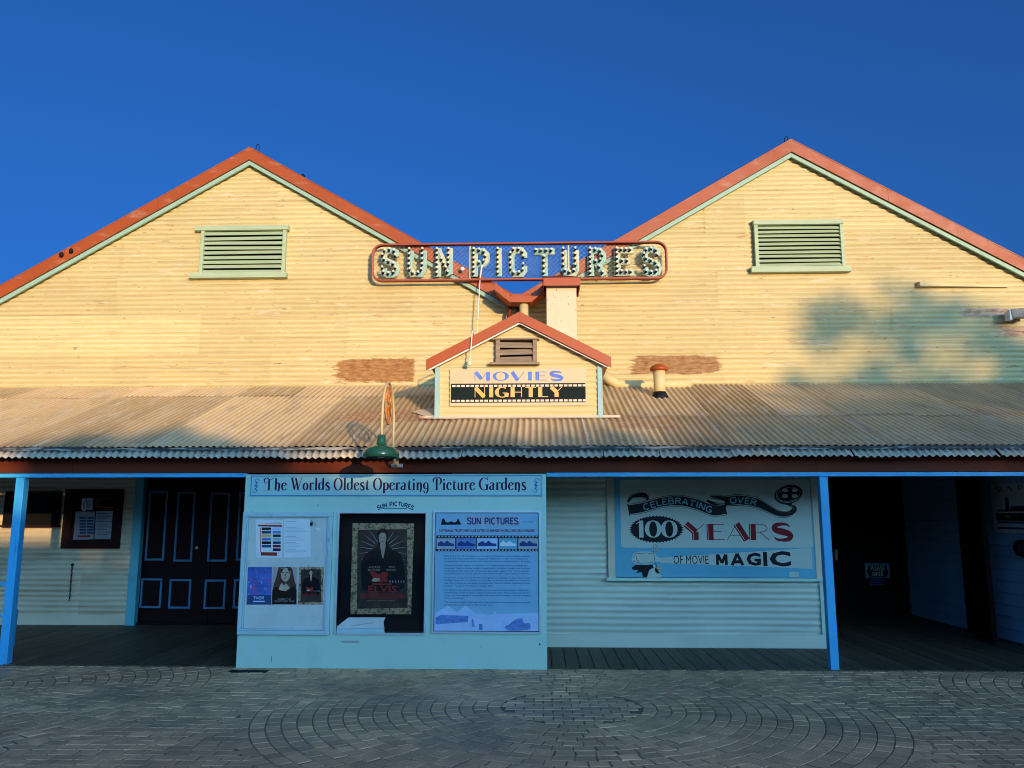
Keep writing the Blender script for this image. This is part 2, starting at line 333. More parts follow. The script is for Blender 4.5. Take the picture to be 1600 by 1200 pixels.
pmat('roof_iron', (.56, .39, .20), .6, .22, 1.1, (1, .35, .35), .3, 22, tone=((.62, .60, .57), (1.30, 1.30, 1.28)),
     layers=[((.60, .53, .40), .52, .68, 2.6, (3, .5, .5), .6), ((.25, .17, .11), .56, .72, 1.6, (2.2, .6, .6), .55), ((.72, .68, .56), .64, .68, 7, (1.6, .7, .7), .7), ((.34, .13, .04), .66, .70, 2.3, (1, .5, .5), .7), ((.14, .11, .09), .68, .72, 9, (2, .8, .8), .5)],
     patches=[(*[(W(620, 640, 10.2)[0])], 2.86, .75, .13, (.32, .13, .05), (.5, .33, .18), .9), (W(1005, 665, 9.9)[0], 2.72, .42, .12, (.40, .20, .08), (.5, .37, .22), .9)])
pmat('eave_iron', (.50, .40, .27), .55, .2, 3, (1, 1, 1), .3, 30, metal=.0, layers=[((.6, .57, .48), .5, .65, 4, (2, 1, 1), .6), ((.18, .09, .05), .62, .68, 5, (1, 1, 1), .8), ((.10, .10, .10), .62, .66, 12, (1, 1, 1), .6)])
pmat('flashing_iron', (.055, .052, .045), .5, .3, 3, (1, 1, 4), .3, 30, metal=.2, layers=[((.5, .46, .36), .52, .62, 3, (1, 1, 9), .8), ((.25, .11, .05), .62, .68, 4, (1, 1, 6), .7)])
pmat('flashing_cream', (.62, .50, .33), .6, .12, 2, (1, 1, 1), .2, 30, layers=[((.42, .17, .07), .6, .68, 3, (1, 1, 1), .7)])
pmat('barge_orange', (.345, .066, .008), .5, .08, 1.6, (1, 1, 1), .15, 30, layers=[((.50, .29, .18), .55, .68, 2.6, (1, 1, 3), .4), ((.25, .1, .06), .68, .72, 9, (1, 1, 1), .5)])
pmat('barge_fresh', (.39, .070, .004), .42, .04, 1.6, (1, 1, 1), .1, 30)
pmat('trim_aqua', (.28, .44, .33), .55, .08, 3, (1, 1, 1), .15, 40, layers=[((.6, .62, .5), .6, .7, 5, (1, 1, 1), .4), ((.25, .3, .24), .66, .72, 8, (1, 1, 1), .5)])
pmat('louvre_green', (.38, .46, .28), .6, .12, 4, (.5, 1, 4), .25, 40, layers=[((.3, .3, .17), .6, .72, 5, (.6, 1, 3), .6)])
pmat('dormer_post_blue', (.30, .47, .46), .6, .08, 5, (1, 1, .5), .2, 40, layers=[((.12, .12, .1), .66, .7, 9, (1, 1, .4), .8)])
pmat('bare_timber', (.28, .20, .13), .8, .25, 6, (.3, 1, 4), .4, 50, layers=[((.5, .4, .25), .55, .7, 6, (.3, 1, 4), .5)])
pmat('fascia_maroon', (.13, .026, .011), .5, .08, 1.5, (1, 1, 1), .1, 40, spec=.08)
pmat('beam_blue', (.05, .40, .70), .5, .12, 2, (2, 2, .6), .2, 40, layers=[((.03, .14, .24), .60, .68, 4, (3, 3, .5), .6), ((.35, .5, .5), .68, .70, 9, (2, 2, .8), .6)])
pmat('corner_teal', (.11, .42, .48), .5, .1, 2, (1, 1, 1), .1, 40)
pmat('kiosk_blue', (.46, .67, .54), .45, .05, 1.2, (1, 1, 1), .08, 40, layers=[((.30, .42, .44), .6, .75, 1.5, (1, 1, .6), .35), ((.2, .15, .12), .665, .68, 9, (2, 1, .8), .7), ((.46, .66, .70), .6, .7, 2.4, (1, 1, 1), .5)], patches=[(W(545, 999, 8.88)[0], W(545, 1003, 8.88)[1], .10, .012, (.3, .3, .26), (.4, .4, .34), .9)])
pmat('kiosk_header', (.36, .60, .56), .4, .03, 1.2, (1, 1, 1), .05, 40)
pmat('case_frame', (.44, .60, .60), .45, .1, 3, (1, 1, 1), .1, 40, layers=[((.2, .24, .28), .62, .68, 9, (1, 1, .6), .6)])
pmat('case_silver', (.62, .66, .68), .35, .1, 3, (1, 1, 1), .1, 40, metal=.5)
pmat('case_back', (.56, .60, .54), .6, .08, 4, (1, 1, 1), .2, 40, layers=[((.40, .27, .18), .55, .68, 3.5, (1, 1, 1), .6), ((.25, .15, .1), .67, .7, 12, (2, 1, 1), .7)])
pmat('black_interior', (.006, .006, .008), .7, .1, 3, (1, 1, 1), 0, spec=.08)
pmat('door_maroon', (.018, .006, .006), .45, .15, 2, (1, 1, .4), .1, 40, spec=.08)
pmat('door_trim_blue', (.05, .18, .30), .5, .15, 5, (1, 1, 1), .1, 40, layers=[((.02, .04, .06), .55, .7, 3, (1, 1, 1), .6)])
pmat('frame_dark', (.026, .009, .009), .5, .15, 3, (1, 1, 1), .1, 40, spec=.08)
pmat('paper_white', (.72, .74, .72), .6, .05, 5, (1, 1, 1), .3, 12, bdist=.01)
pmat('paper_grey', (.30, .31, .33), .6, .06, 5, (1, 1, 1), .3, 12)
pmat('deck_timber', (.085, .07, .045), .55, .22, 3, (8, .35, 1), .35, 60, layers=[((.14, .10, .06), .5, .75, 1.2, (4, .4, 1), .5), ((.02, .02, .02), .62, .72, 2.5, (6, .5, 1), .6)], tone=((.75,)*3, (1.2,)*3), spec=.15)
pmat('paver_stone', (.80, .42, .21), .55, .32, .9, (1, 1, 1), .5, 30, tone=((.68, .69, .71), (1.34, 1.29, 1.24)), bdist=.006,
     layers=[((.56, .30, .16), .48, .72, .7, (1, 1, 1), .5), ((.24, .18, .13), .5, .66, 1.1, (1, 1, 1), .55), ((.07, .055, .04), .66, .70, 2.8, (1, 1.6, 1), .75), ((.5, .38, .24), .64, .72, 9, (1, 1, 1), .4)])
pmat('mortar', (.24, .15, .09), .9, .2, 6, (1, 1, 1), .5, 40)
pmat('earth_ground', (.10, .085, .07), .9, .2, .3, (1, 1, 1), .3, 5)
pmat('neon_frame', (.36, .085, .05), .45, .1, 4, (1, 1, 1), .15, 40, layers=[((.55, .35, .27), .63, .7, 6, (1, 1, 1), .5)])
pmat('neon_letter', (.26, .46, .40), .5, .08, 3, (1, 1, 1), .15, 40, layers=[((.56, .52, .32), .48, .56, 2.6, (1, 1, 1), .8), ((.3, .38, .3), .66, .72, 9, (1, 1, 1), .5)])
pmat('letter_rim', (.50, .50, .34), .5, .08, 3, (1, 1, 1), .1, 40)
pmat('wire_mesh_metal', (.55, .62, .58), .5, .1, 5, (1, 1, 1), 0, metal=.1)
pmat('bulb_glass', (.84, .74, .52), .22, .05, 5, (1, 1, 1), 0, spec=.6)
pmat('black_rubber', (.012, .012, .014), .5, .2, 5, (1, 1, 1), .1, 40, spec=.08)
pmat('white_paint', (.78, .76, .70), .45, .05, 4, (1, 1, 1), .1, 40)
pmat('sign_white', (.58, .47, .27), .45, .04, 2, (1, 1, 1), .05, 40, layers=[((.62, .48, .28), .55, .75, 1.5, (1, 1, 2), .3)])
pmat('print_black', (.016, .014, .016), .5, .1, 5, (1, 1, 1), 0, spec=.08)
pmat('film_dark', (.010, .018, .017), .7, .15, 2, (1, 1, 1), 0, spec=.08)
pmat('print_blue', (.12, .20, .62), .5, .12, 6, (1, 1, 1), 0, spec=.08)
pmat('print_gold', (.80, .45, .14), .5, .15, 6, (1, 1, 1), 0, spec=.08)
pmat('perforation', (.72, .56, .42), .5, .1, 9, (1, 1, 1), 0)
pmat('print_purple', (.055, .012, .045), .5, .1, 5, (1, 1, 1), 0, spec=.08)
pmat('print_azure', (.02, .18, .42), .5, .1, 5, (1, 1, 1), 0, spec=.08)
pmat('print_navy', (.03, .07, .16), .5, .1, 5, (1, 1, 1), 0, spec=.08)
pmat('flue_render', (.64, .53, .34), .6, .04, 3, (1, 1, 1), .5, 25, layers=[((.30, .22, .13), .60, .63, 14, (1.4, 1, .8), .7)])
pmat('lamp_green', (.018, .085, .042), .15, .15, 3, (1, 1, 1), .05, 40, spec=.6, layers=[((.10, .04, .02), .68, .72, 12, (1, 1, 1), .8)])
pmat('lamp_pipe', (.60, .45, .22), .5, .1, 6, (1, 1, 1), .15, 40, layers=[((.35, .15, .04), .6, .7, 8, (1, 1, 1), .6)])
pmat('rusty_iron', (.52, .19, .04), .7, .3, 14, (1, 1, 1), .4, 60, layers=[((.72, .42, .14), .52, .62, 20, (1, 1, 1), .6)])
pmat('sign_pale', (.50, .56, .47), .45, .04, 1.5, (1, 1, 1), .05, 40, layers=[((.33, .40, .40), .5, .75, 2, (1, 1, 1), .35)], spec=.08)
pmat('sign_blue', (.13, .40, .50), .45, .05, 2, (1, 1, 1), .05, 40, spec=.08)
pmat('sign_red', (.22, .014, .018), .5, .1, 4, (1, 1, 1), 0, spec=.08)
pmat('info_blue', (.24, .46, .60), .3, .04, 2, (1, 1, 1), 0, layers=[((.34, .58, .66), .5, .7, 1.5, (1, 1, 1), .5)], spec=.15)
pmat('info_print', (.030, .055, .20), .4, .1, 5, (1, 1, 1), 0, spec=.08)
pmat('info_photo', (.13, .24, .52), .4, .3, 14, (1, 1, 2), 0, spec=.08)
pmat('info_light', (.44, .58, .80), .4, .1, 9, (1, 1, 2), 0, spec=.08)
pmat('info_grey', (.38, .42, .46), .4, .12, 9, (1, 1, 1), 0, spec=.08)
pmat('poster_gold', (.46, .32, .17), .3, .5, 30, (1, 1, 1), .4, 30, metal=.3, layers=[((.7, .62, .48), .56, .62, 45, (1, 1, 1), .8), ((.05, .035, .03), .52, .58, 28, (1, 1, 1), .8)], spec=.08)
pmat('poster_dark', (.055, .038, .032), .35, .4, 12, (1, 1, 1), .2, 20, layers=[((.12, .05, .04), .55, .68, 16, (1, 1, 1), .6), ((.10, .09, .09), .62, .68, 24, (1, 1, 1), .5)], spec=.08)
pmat('poster_jacket', (.012, .012, .014), .3, .3, 20, (1, 1, 1), .2, 20, spec=.08)
pmat('poster_skin', (.50, .36, .27), .4, .15, 14, (1, 1, 1), 0, spec=.08)
pmat('poster_red', (.34, .035, .025), .3, .15, 14, (1, 1, 1), 0, spec=.08)
pmat('poster_grey', (.34, .32, .32), .4, .2, 14, (1, 1, 1), 0)
pmat('poster_space', (.05, .12, .42), .35, .4, 9, (1, 1, 1), 0, layers=[((.42, .08, .22), .52, .62, 8, (1, 1, 2), .8), ((.30, .6, .95), .60, .66, 12, (2, 1, 1), .8), ((.01, .01, .04), .60, .66, 10, (1, 1, 1), .8)])
pmat('poster_pinkish', (.45, .34, .33), .4, .05, 4, (1, 1, 1), 0)
pmat('poster_brown_hair', (.085, .045, .03), .4, .35, 14, (4, 1, .5), 0, spec=.08)
pmat('poster_hair', (.022, .012, .010), .4, .2, 20, (3, 1, .6), 0, spec=.08)
pmat('iron_cover', (.015, .016, .018), .6, .2, 9, (1, 1, 1), .3, 60, spec=.08)
pmat('passage_blue', (.36, .60, .80), .5, .1, 1.5, (1, 1, 1), .1, 40, spec=.08)
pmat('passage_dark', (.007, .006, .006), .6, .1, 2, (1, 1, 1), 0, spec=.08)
pmat('galvanised', (.42, .42, .40), .4, .15, 6, (1, 1, 1), .1, 40, metal=.6)
pmat('lamp_body', (.30, .24, .17), .5, .15, 6, (1, 1, 1), .1, 40)
pmat('tree_bark', (.12, .09, .065), .9, .25, 8, (1, 1, .4), .6, 20)
pmat('tree_leaf', (.055, .085, .03), .6, .35, 1.5, (1, 1, 1), 0)
pmat('shop_wall', (.55, .47, .36), .8, .08, .6, (1, 1, 1), .2, 8)
pmat('shop_trim', (.16, .20, .18), .7, .08, .6, (1, 1, 1), .1, 8)
gm = bpy.data.materials.new('case_glass'); gm.use_nodes = True; gn = gm.node_tree; gn.nodes.clear()
go = gn.nodes.new('ShaderNodeOutputMaterial'); gx = gn.nodes.new('ShaderNodeMixShader'); gt = gn.nodes.new('ShaderNodeBsdfTransparent'); gg = gn.nodes.new('ShaderNodeBsdfGlossy'); gg.inputs['Roughness'].default_value = .06
gf = gn.nodes.new('ShaderNodeFresnel'); gf.inputs[0].default_value = 1.45
gn.links.new(gf.outputs[0], gx.inputs[0]); gn.links.new(gt.outputs[0], gx.inputs[1]); gn.links.new(gg.outputs[0], gx.inputs[2]); gn.links.new(gx.outputs[0], go.inputs[0]); MATS['case_glass'] = gm

# ------------------------------------------------------------------ ground and pavement
YF = 8.93      # front edge of the deck / verandah line
g = MB(); g.box(-150, 150, -150, 150, -1.2, -.06); setp(g.build('ground', 'earth_ground'), kind='structure')
pv = MB(); pv.box(-11, 11, 0.5, YF, -.055, -.0055)
pave = setp(pv.build('pavement', 'mortar'), kind='structure')
C1 = G(893, 1104); C0 = (C1[0]-6.05, C1[1]+.35); C2 = (C1[0]+6.05, C1[1]+.2)
CENT = [(Vector(C1), 2.62), (Vector(C0), 2.62), (Vector(C2), 2.62)]
PAVERS = []    # list of 4 corner polygons with tone
GAP = .004
def addpv(q):
    q = [Vector((max(-6.6, min(6.6, a.x)), min(YF-.006, a.y))) for a in q]
    c = sum(q, Vector((0, 0)))/4
    ar = abs(sum(q[i].x*q[(i+1) % 4].y-q[(i+1) % 4].x*q[i].y for i in range(4)))/2
    if ar < .003: return
    if c.y < 4.9 or abs(c.x) > 6.5: return
    PAVERS.append((q, c))
RW = .118
for cc, R in CENT:
    r0 = .60
    r = r0; kk = 0
    while r < R-.01:
        rw = RW
        n = max(8, int(2*PI*(r+rw/2)/random.uniform(.142, .15))); off = random.random()
        for j in range(n):
            a0 = 2*PI*(j+off)/n; a1 = 2*PI*(j+1+off)/n; ga = GAP/(r+rw/2)
            ja = random.uniform(-.006, .006)
            q = [cc+Vector((math.cos(a), math.sin(a)))*rr for a, rr in ((a0+ga+ja, r+GAP), (a1-ga+ja*.3, r+GAP), (a1-ga+ja*.3, r+rw-GAP), (a0+ga+ja, r+rw-GAP))]
            addpv(q)
        r += rw; kk += 1
    # inner disc: straight blocks, squeezed onto the inner circle
    for iy in range(-6, 7):
        for ix in range(-6, 7):
            q = [Vector((ix*.16+dx+(iy % 2)*.08, iy*.116+dy)) for dx, dy in ((GAP, GAP), (.16-GAP, GAP), (.16-GAP, .116-GAP), (GAP, .116-GAP))]
            cen = sum(q, Vector((0, 0)))/4
            if cen.length > r0-.02: continue
            q = [v if v.length < r0-GAP else v.normalized()*(r0-GAP) for v in q]
            addpv([cc+v for v in q])
# straight courses outside the circles
y = 4.8; row = 0
while y < YF:
    x = -6.6+(row % 2)*.08
    while x < 6.6:
        wd = random.uniform(.14, .18)
        sk = .02*math.sin(x*1.7+y)
        q = [Vector((x+GAP, y+GAP+sk)), Vector((x+wd-GAP, y+GAP+sk)), Vector((x+wd-GAP, y+.115-GAP+sk)), Vector((x+GAP, y+.115-GAP+sk))]
        c = sum(q, Vector((0, 0)))/4; ok = True
        for cc, R in CENT:
            Rr = R+.036
            if (c-cc).length < Rr: ok = False; break
            q = [v if (v-cc).length > Rr else cc+(v-cc).normalized()*Rr for v in q]
        if ok: addpv(q)
        x += wd
    y += .115; row += 1
def paver_mesh(mb, q, tone, tz):
    ar = sum(q[i].x*q[(i+1) % 4].y-q[(i+1) % 4].x*q[i].y for i in range(4))
    if ar < 0: q = q[::-1]
    c = sum(q, Vector((0, 0)))/4; i = len(mb.v); tl = [random.uniform(-.0025, .0025) for _ in q]
    inn = [c+(v-c)*.94 for v in q]
    mb.v += [(v.x, v.y, tz+t) for v, t in zip(inn, tl)]+[(v.x, v.y, tz-.006+t) for v, t in zip(q, tl)]+[(v.x, v.y, -.02) for v in q]
    mb.fs([(0, 1, 2, 3)]+[(4+k, 4+(k+1) % 4, (k+1) % 4, k) for k in range(4)]+[(8+k, 8+(k+1) % 4, 4+(k+1) % 4, 4+k) for k in range(4)], i)
    mb.tone += [tone]*12
def vis(c):
    d = CR.transposed() @ (Vector((c.x, c.y, 0))-CAM)
    u, v = 800+FPX*d.x/-d.z, 600-FPX*d.y/-d.z
    return -5 < u < 1605 and v < 1205
PAVERS.sort(key=lambda t: (not vis(t[1]), t[1].y))
stuff = MB()
for k, (q, c) in enumerate(PAVERS):
    tone = min(1, max(0, random.gauss(.42, .2))); tz = random.uniform(-.003, .002)
    if k < 300:
        m = MB(); paver_mesh(m, q, tone, tz); m.build('paver', 'paver_stone', pave)
    else: paver_mesh(stuff, q, tone, tz)
setp(stuff.build('paving_stones', 'paver_stone', pave), kind='stuff')

# ------------------------------------------------------------------ deck
YM = 10.30    # middle room front wall
XK = W(1297, 900, YM)[0]      # right end of middle room
dk = MB(); dk.box(-10, 9, YF+.01, 15, -.055, -.02); deck = setp(dk.build('deck', 'black_interior'), kind='structure')
x = -9.6; PB = .152
while x < 8.6:
    m = MB(); t = random.random(); yb = 14.8 if x > XK-.1 else (YM+.3 if x > -.9 else 12.6)
    dz = random.uniform(-.002, .002)
    m.box(x+.004, x+PB-.004, YF-.01, yb, -.018, .012+dz); m.tone = [t]*8
    m.build('deck_board', 'deck_timber', deck, bev=.002); x += PB
fb = MB(); fb.box(-10, 9, YF-.006, YF+.008, -.05, -.0205)

# ------------------------------------------------------------------ cinema building
XL, XR, ZA = -4.61, 3.99, 7.46     # ridge lines and ridge height (outer roof face at the gable)
YB = YW-.12                       # front of barge boards
XL = W(390, 229, YB)[0]; XR = W(1236, 218, YB)[0]; ZA = (W(390, 229, YB)[1]+W(1236, 218, YB)[1])/2
HALF = (XR-XL)/2; SL = .585
bld = thing('cinema_building', ((XL+XR)/2, YW, 0), 'old corrugated iron cinema with two cream gables edged in orange barge boards', 'building')
Z0 = W(400, 603, YW)[1]-.02       # where the verandah roof meets the gables
def zroof(x, ridge, off=0): return ZA-SL*abs(x-ridge)-off
AMP = .0088; WV = .0762
def corr_h(mb, xs_fn, z0, z1, Y, ph=0, segs=6, warp=.004, amp=AMP, seed=0):
    n = max(2, int((z1-z0)/(WV/6))); rows = []
    for k in range(n+1):
        z = z0+(z1-z0)*k/n; r = xs_fn(z)
        if r is None or r[1]-r[0] < .02: rows.append(None); continue
        i = len(mb.v); yy = Y-amp*math.cos(2*PI*(z+ph)/WV)-(.004 if n-k < 3 else 0)
        for j in range(segs+1):
            x = r[0]+(r[1]-r[0])*j/segs
            mb.v.append((x, yy-(.007 if j == segs else 0)+warp*nz(x*1.3+seed, z*2.2, seed), z+.006*nz(x*.7, z*.6, seed+9)))
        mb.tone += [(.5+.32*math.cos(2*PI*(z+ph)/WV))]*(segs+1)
        rows.append(i)
    for k in range(n):
        if rows[k] is None or rows[k+1] is None: continue
        a, b = rows[k], rows[k+1]
        for j in range(segs): mb.f.append((a+j, a+j+1, b+j+1, b+j)); mb.mi.append(mb.cur)
def corr_wall(parent, clip, x0, x1, z0, z1, Y, mat, seams, rowh=.69, seed=0):
    "rows of overlapping horizontal corrugated sheets; seams(row) -> list of x positions"
    z = z0; row = 0
    while z < z1-.02:
        zt = min(z1, z+rowh)
        if z1-zt < .15: zt = z1
        xs = [x0]+[s for s in seams(row) if x0+.1 < s < x1-.1]+[x1]
        for k in range(len(xs)-1):
            a, b = xs[k], xs[k+1]
            def fn(zz, a=a, b=b, k=k):
                c = clip(zz)
                if c is None: return None
                l, r = max(a-.012, c[0]), min(b+.012, c[1])
                return (l, r) if r > l else None
            m = MB(); sd = seed+row*7+k*3.3
            corr_h(m, fn, z-.012, zt, Y-.006*((k+row) % 2)-.0025*(row % 3)+.002, random.uniform(-.008, .008), 8, .009, AMP, sd)
            tv = random.gauss(0, .14); m.tone = [min(1, max(0, q_+tv)) for q_ in m.tone]
            if m.f:
                o = m.build('corrugated_sheet', mat, parent, smooth=True)
        z = zt; row += 1
rs = random.Random(3)
for nm, ridge, sm in (('L', XL, [[182, 425], [313, 545], [-60, 180, 425, 645], [182, 425, 645], [-60, 182, 425, 646], [183, 426, 645], [183, 645]]),
                      ('R', XR, [[1127, 1403], [1127, 1395], [1124, 1395, 1640], [1124, 1315, 1540], [1108, 1170, 1316, 1537], [1168, 1305], [1168, 1305]])):
    back = MB(); xl, xr = ridge-HALF-.02, ridge+HALF+.0
    pts = [(ridge-HALF+.05, 0 if nm == 'L' else 2.9), (ridge+HALF-.05, 2.9)] if nm == 'R' else [(ridge-HALF+.05, 2.9), (ridge+HALF-.05, 2.9)]
    pts += [(ridge+HALF-.05, zroof(ridge+HALF-.05, ridge, .2)), (ridge, zroof(ridge, ridge, .2)), (ridge-HALF+.05, zroof(ridge-HALF+.05, ridge, .2))]
    pts = [(p[0], max(p[1], 2.9)) for p in pts]
    back.prism(pts, YW+.03, YW+.08); gw = back.build('gable_wall', 'bare_timber', bld)
    def clip(z, ridge=ridge):
        h = (ZA-.18-z)/SL
        return None if h <= 0 else (max(ridge-h, ridge-HALF+.002), min(ridge+h, ridge+HALF-.002))
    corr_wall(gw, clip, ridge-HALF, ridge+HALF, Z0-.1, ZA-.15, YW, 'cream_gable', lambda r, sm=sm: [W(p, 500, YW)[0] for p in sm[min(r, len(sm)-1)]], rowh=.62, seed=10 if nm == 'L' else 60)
    # roof planes, barge boards and trims
    for sgn in (-1, 1):
        e = ridge+sgn*HALF
        rp = MB(); z1, z2 = ZA, zroof(e, ridge)
        P = [(ridge, YB+.02, z1-.03), (e, YB+.02, z2-.03), (e, 30, z2-.03), (ridge, 30, z1-.03), (ridge, YB+.02, z1-.004), (e, YB+.02, z2-.004), (e, 30, z2-.004), (ridge, 30, z1-.004)]
        rp.hexa(P); rp.build('roof', 'old_iron', bld)
        ln = .205; n = 3
        for k in range(n):
            a = ridge+sgn*HALF*k/n+sgn*(.0 if k == 0 else .002); b = ridge+sgn*HALF*(k+1)/n
            if k == n-1: b = e-sgn*.06
            bb = MB(); oy = .002*(k % 2)
            bb.prism([(a, zroof(a, ridge)), (b, zroof(b, ridge)), (b, zroof(b, ridge, ln)), (a, zroof(a, ridge, ln))], YB-oy, YB+.028)
            # rolled top edge
            bb.tube([(a, YB+.004, zroof(a, ridge, .004)), (b, YB+.004, zroof(b, ridge, .004))], .012, 6)
            bb.build('barge_board', 'barge_orange', bld)
        tb = MB(); b2 = e-sgn*.18
        tb.prism([(ridge, zroof(ridge, ridge, ln+.004)), (b2, zroof(b2, ridge, ln+.004)), (b2, zroof(b2, ridge, ln+.078)), (ridge, zroof(ridge, ridge, ln+.078))], YB+.03, YB+.065)
        tb.build('barge_trim', 'trim_aqua', bld, bev=.003)
        sf = MB(); sf.hexa([(ridge, YB+.066, ZA-.24), (e, YB+.066, z2-.24), (e, YW+.02, z2-.24), (ridge, YW+.02, ZA-.24), (ridge, YB+.066, ZA-.225), (e, YB+.066, z2-.225), (e, YW+.02, z2-.225), (ridge, YW+.02, ZA-.225)])
        sf.build('soffit', 'trim_aqua', bld)
    hk = MB(); hx, hz = W(403 if nm == 'L' else 1229, 232 if nm == 'L' else 220, YB+.1)
    hk.tube([(hx-.03, YB+.1, hz-.02), (hx-.03, YB+.1, hz+.04), (hx-.01, YB+.1, hz+.07), (hx+.01, YB+.1, hz+.07), (hx+.02, YB+.1, hz+.03), (hx+.02, YB+.1, hz-.05)], .006, 6)
    hk.build('ridge_hook', 'black_rubber', bld)
# roof fixings that stick up along the barges
for px, py in ((113, 392), (472, 273), (1155, 267), (1494, 352), (1036, 337), (98, 398)):
    m = MB(); x, z = W(px, py, YB+.02); m.lathe([(.028, -.05), (.034, -.01), (.03, .015), (.012, .03)], (x, YB-.01 if px < 120 else YB+.07, z), 9)
    m.build('fixing_cap', 'black_rubber', bld, smooth=True)
# louvre vents
def louvre(head, body, sill, n, Y, mat, slatmat, tilt=.0, parent=bld):
    x0, x1, z0, z1 = RC(*body, Y); f = MB()
    m = MB(); m.box(x0, x1, Y-.012, Y-.006, z0, z1)
    fr = m.build('louvre_vent', 'black_interior', parent)
    a = MB(); hx0, hx1, hz0, hz1 = RC(*head, Y); a.hexa([(hx0, Y-.085, hz0), (hx1, Y-.085, hz0+tilt), (hx1, Y, hz0+tilt), (hx0, Y, hz0), (hx0, Y-.085, hz1), (hx1, Y-.085, hz1+tilt), (hx1, Y, hz1+tilt+.01), (hx0, Y, hz1+.01)]); a.build('head_board', mat, fr, bev=.002)
    a = MB(); sx0, sx1, sz0, sz1 = RC(*sill, Y); a.box(sx0, sx1, Y-.09, Y, sz0, sz1); a.build('sill', mat, fr, bev=.003)
    for xx in (x0-.05, x1-.004):
        a = MB(); a.box(xx, xx+.054, Y-.07, Y, z0-.01, z1+.01); a.build('jamb', mat, fr, bev=.002)
    pit = (z1-z0)/n
    for k in range(n):
        zb = z0+k*pit; t1 = random.uniform(-.006, .006); t2 = random.uniform(-.008, .008)
        s = MB(); hgt = pit*1.04
        s.hexa([(x0, Y-.068, zb-.004+t1), (x1, Y-.068, zb-.004+t2), (x1, Y-.058, zb-.004+t2), (x0, Y-.058, zb-.004+t1), (x0, Y-.024, zb+hgt*.76+t1), (x1, Y-.024, zb+hgt*.76+t2), (x1, Y-.013, zb+hgt*.76+t2), (x0, Y-.013, zb+hgt*.76+t1)])
        s.build('slat', slatmat, fr)
    return fr
louvre((308, 355, 453, 362), (320, 362, 443, 428), (299, 428, 450, 436), 9, YW-.014, 'louvre_green', 'louvre_green')
louvre((1175, 346, 1315, 353), (1183, 353, 1312, 417), (1172, 418, 1327, 427), 10, YW-.014, 'louvre_green', 'louvre_green')

# lower left wall
lw = MB(); lx1 = W(203, 900, YW)[0]
lw.box(-9.5, lx1, YW+.03, YW+.09, 0, 3.1); lwo = lw.build('front_wall', 'bare_timber', bld)
corr_wall(lwo, lambda z: (-9.5, lx1), -9.5, lx1, .15, 3.1, YW, 'cream_lower', lambda r: [(-8.6, -7.1) if r % 2 else (-7.9, -6.8)][0], rowh=.74, seed=33)
m = MB(); m.box(-9.5, lx1, YW-.02, YW+.029, .012, .16); m.build('skirting_board', 'cream_lower', bld, bev=.004)
m = MB(); a, b, c, d = RC(206, 760, 219, 974, YW); m.box(lx1+.002, lx1+.135, YW-.05, YW+.06, .012, 3.1); m.build('corner_board', 'corner_teal', bld, bev=.004)
# double doors
YD = YW+.10
dx0 = lx1+.137; dx1 = dx0+1.98
surround = MB(); surround.box(lx1-.05, dx1+3, YD+.06, YD+.1, 0, 3.1); surround.build('door_backing', 'door_maroon', bld)
zlow = (.52, 1.16)
for k in range(2):
    m = MB(); a = dx0+.02+k*1.0; m.box(a, a+.985, YD, YD+.05, .03, 2.62); dr = m.build('door', 'door_maroon', bld, bev=.004)
# door mouldings: measured on the photograph
DZ = [(lambda zx: (zx/3.637))(v) for v in (0,)]
def dpx(zx, zy): return zx/3.637, 730+zy/3.637
doors = [o for o in bld.children if o.name.startswith('door') and not o.name.startswith('door_backing')]
for k, (u0, u1, v0, v1) in enumerate([(800, 920, 632, 800), (962, 1085, 636, 803), (1162, 1282, 638, 805), (1328, 1450, 636, 802), (838, 945, 135, 530), (1000, 1103, 140, 536), (1190, 1300, 145, 536), (1352, 1450, 140, 530)]):
    p0 = dpx(u0, v0); p1 = dpx(u1, v1); x0, x1, z0, z1 = RC(p0[0], p0[1], p1[0], p1[1], YD)
    t = .028; m = MB(); yy0, yy1 = YD-.016, YD-.0005
    m.box(x0, x1, yy0, yy1, z0, z0+t); m.box(x0, x1, yy0, yy1, z1-t, z1); m.box(x0, x0+t, yy0, yy1, z0+t, z1-t); m.box(x1-t, x1, yy0, yy1, z0+t, z1-t)
    dd = doors[0] if x1 < dx0+1.02 else doors[1]
    m.build('panel_moulding', 'door_trim_blue', dd)
m = MB(); x, z = W(*dpx(1122, 458), YD); m.lathe([(.022, 0), (.022, .01), (.012, .03)], (x, YD-.031, z), 10, axis='Y'); m.build('keyhole_plate', 'galvanised', doors[0])
m = MB(); m.box(lx1-.1, dx1+1.5, YD-.1, YD-.02, .0125, .04); m.build('door_sill', 'door_maroon', bld)

# middle room
mx0 = -1.1; mr = MB(); mr.box(mx0, XK-.02, YM+.03, YM+.08, 0, 2.75); mro = mr.build('front_wall', 'bare_timber', bld)
def RZ(y): return ZEV+RSV*(y-8.83)-.05
ZEV = W(800, 697, 8.83)[1]; RSV = (Z0-ZEV)/(YW-8.83)
def xwall(mb, x0, x1, y0, y1):
    ym = min(y1, YW-.05); mb.hexa([(x0, y0, 0), (x1, y0, 0), (x1, ym, 0), (x0, ym, 0), (x0, y0, RZ(y0)), (x1, y0, RZ(y0)), (x1, ym, RZ(ym)), (x0, ym, RZ(ym))])
    if y1 > ym: mb.box(x0, x1, ym, y1, 0, 3.2)
for xa in (mx0, XK-.07):
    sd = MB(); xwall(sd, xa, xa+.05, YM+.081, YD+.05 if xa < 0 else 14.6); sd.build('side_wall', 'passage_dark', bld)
SX0 = W(947, 850, YM)[0]      # where the sign panel begins
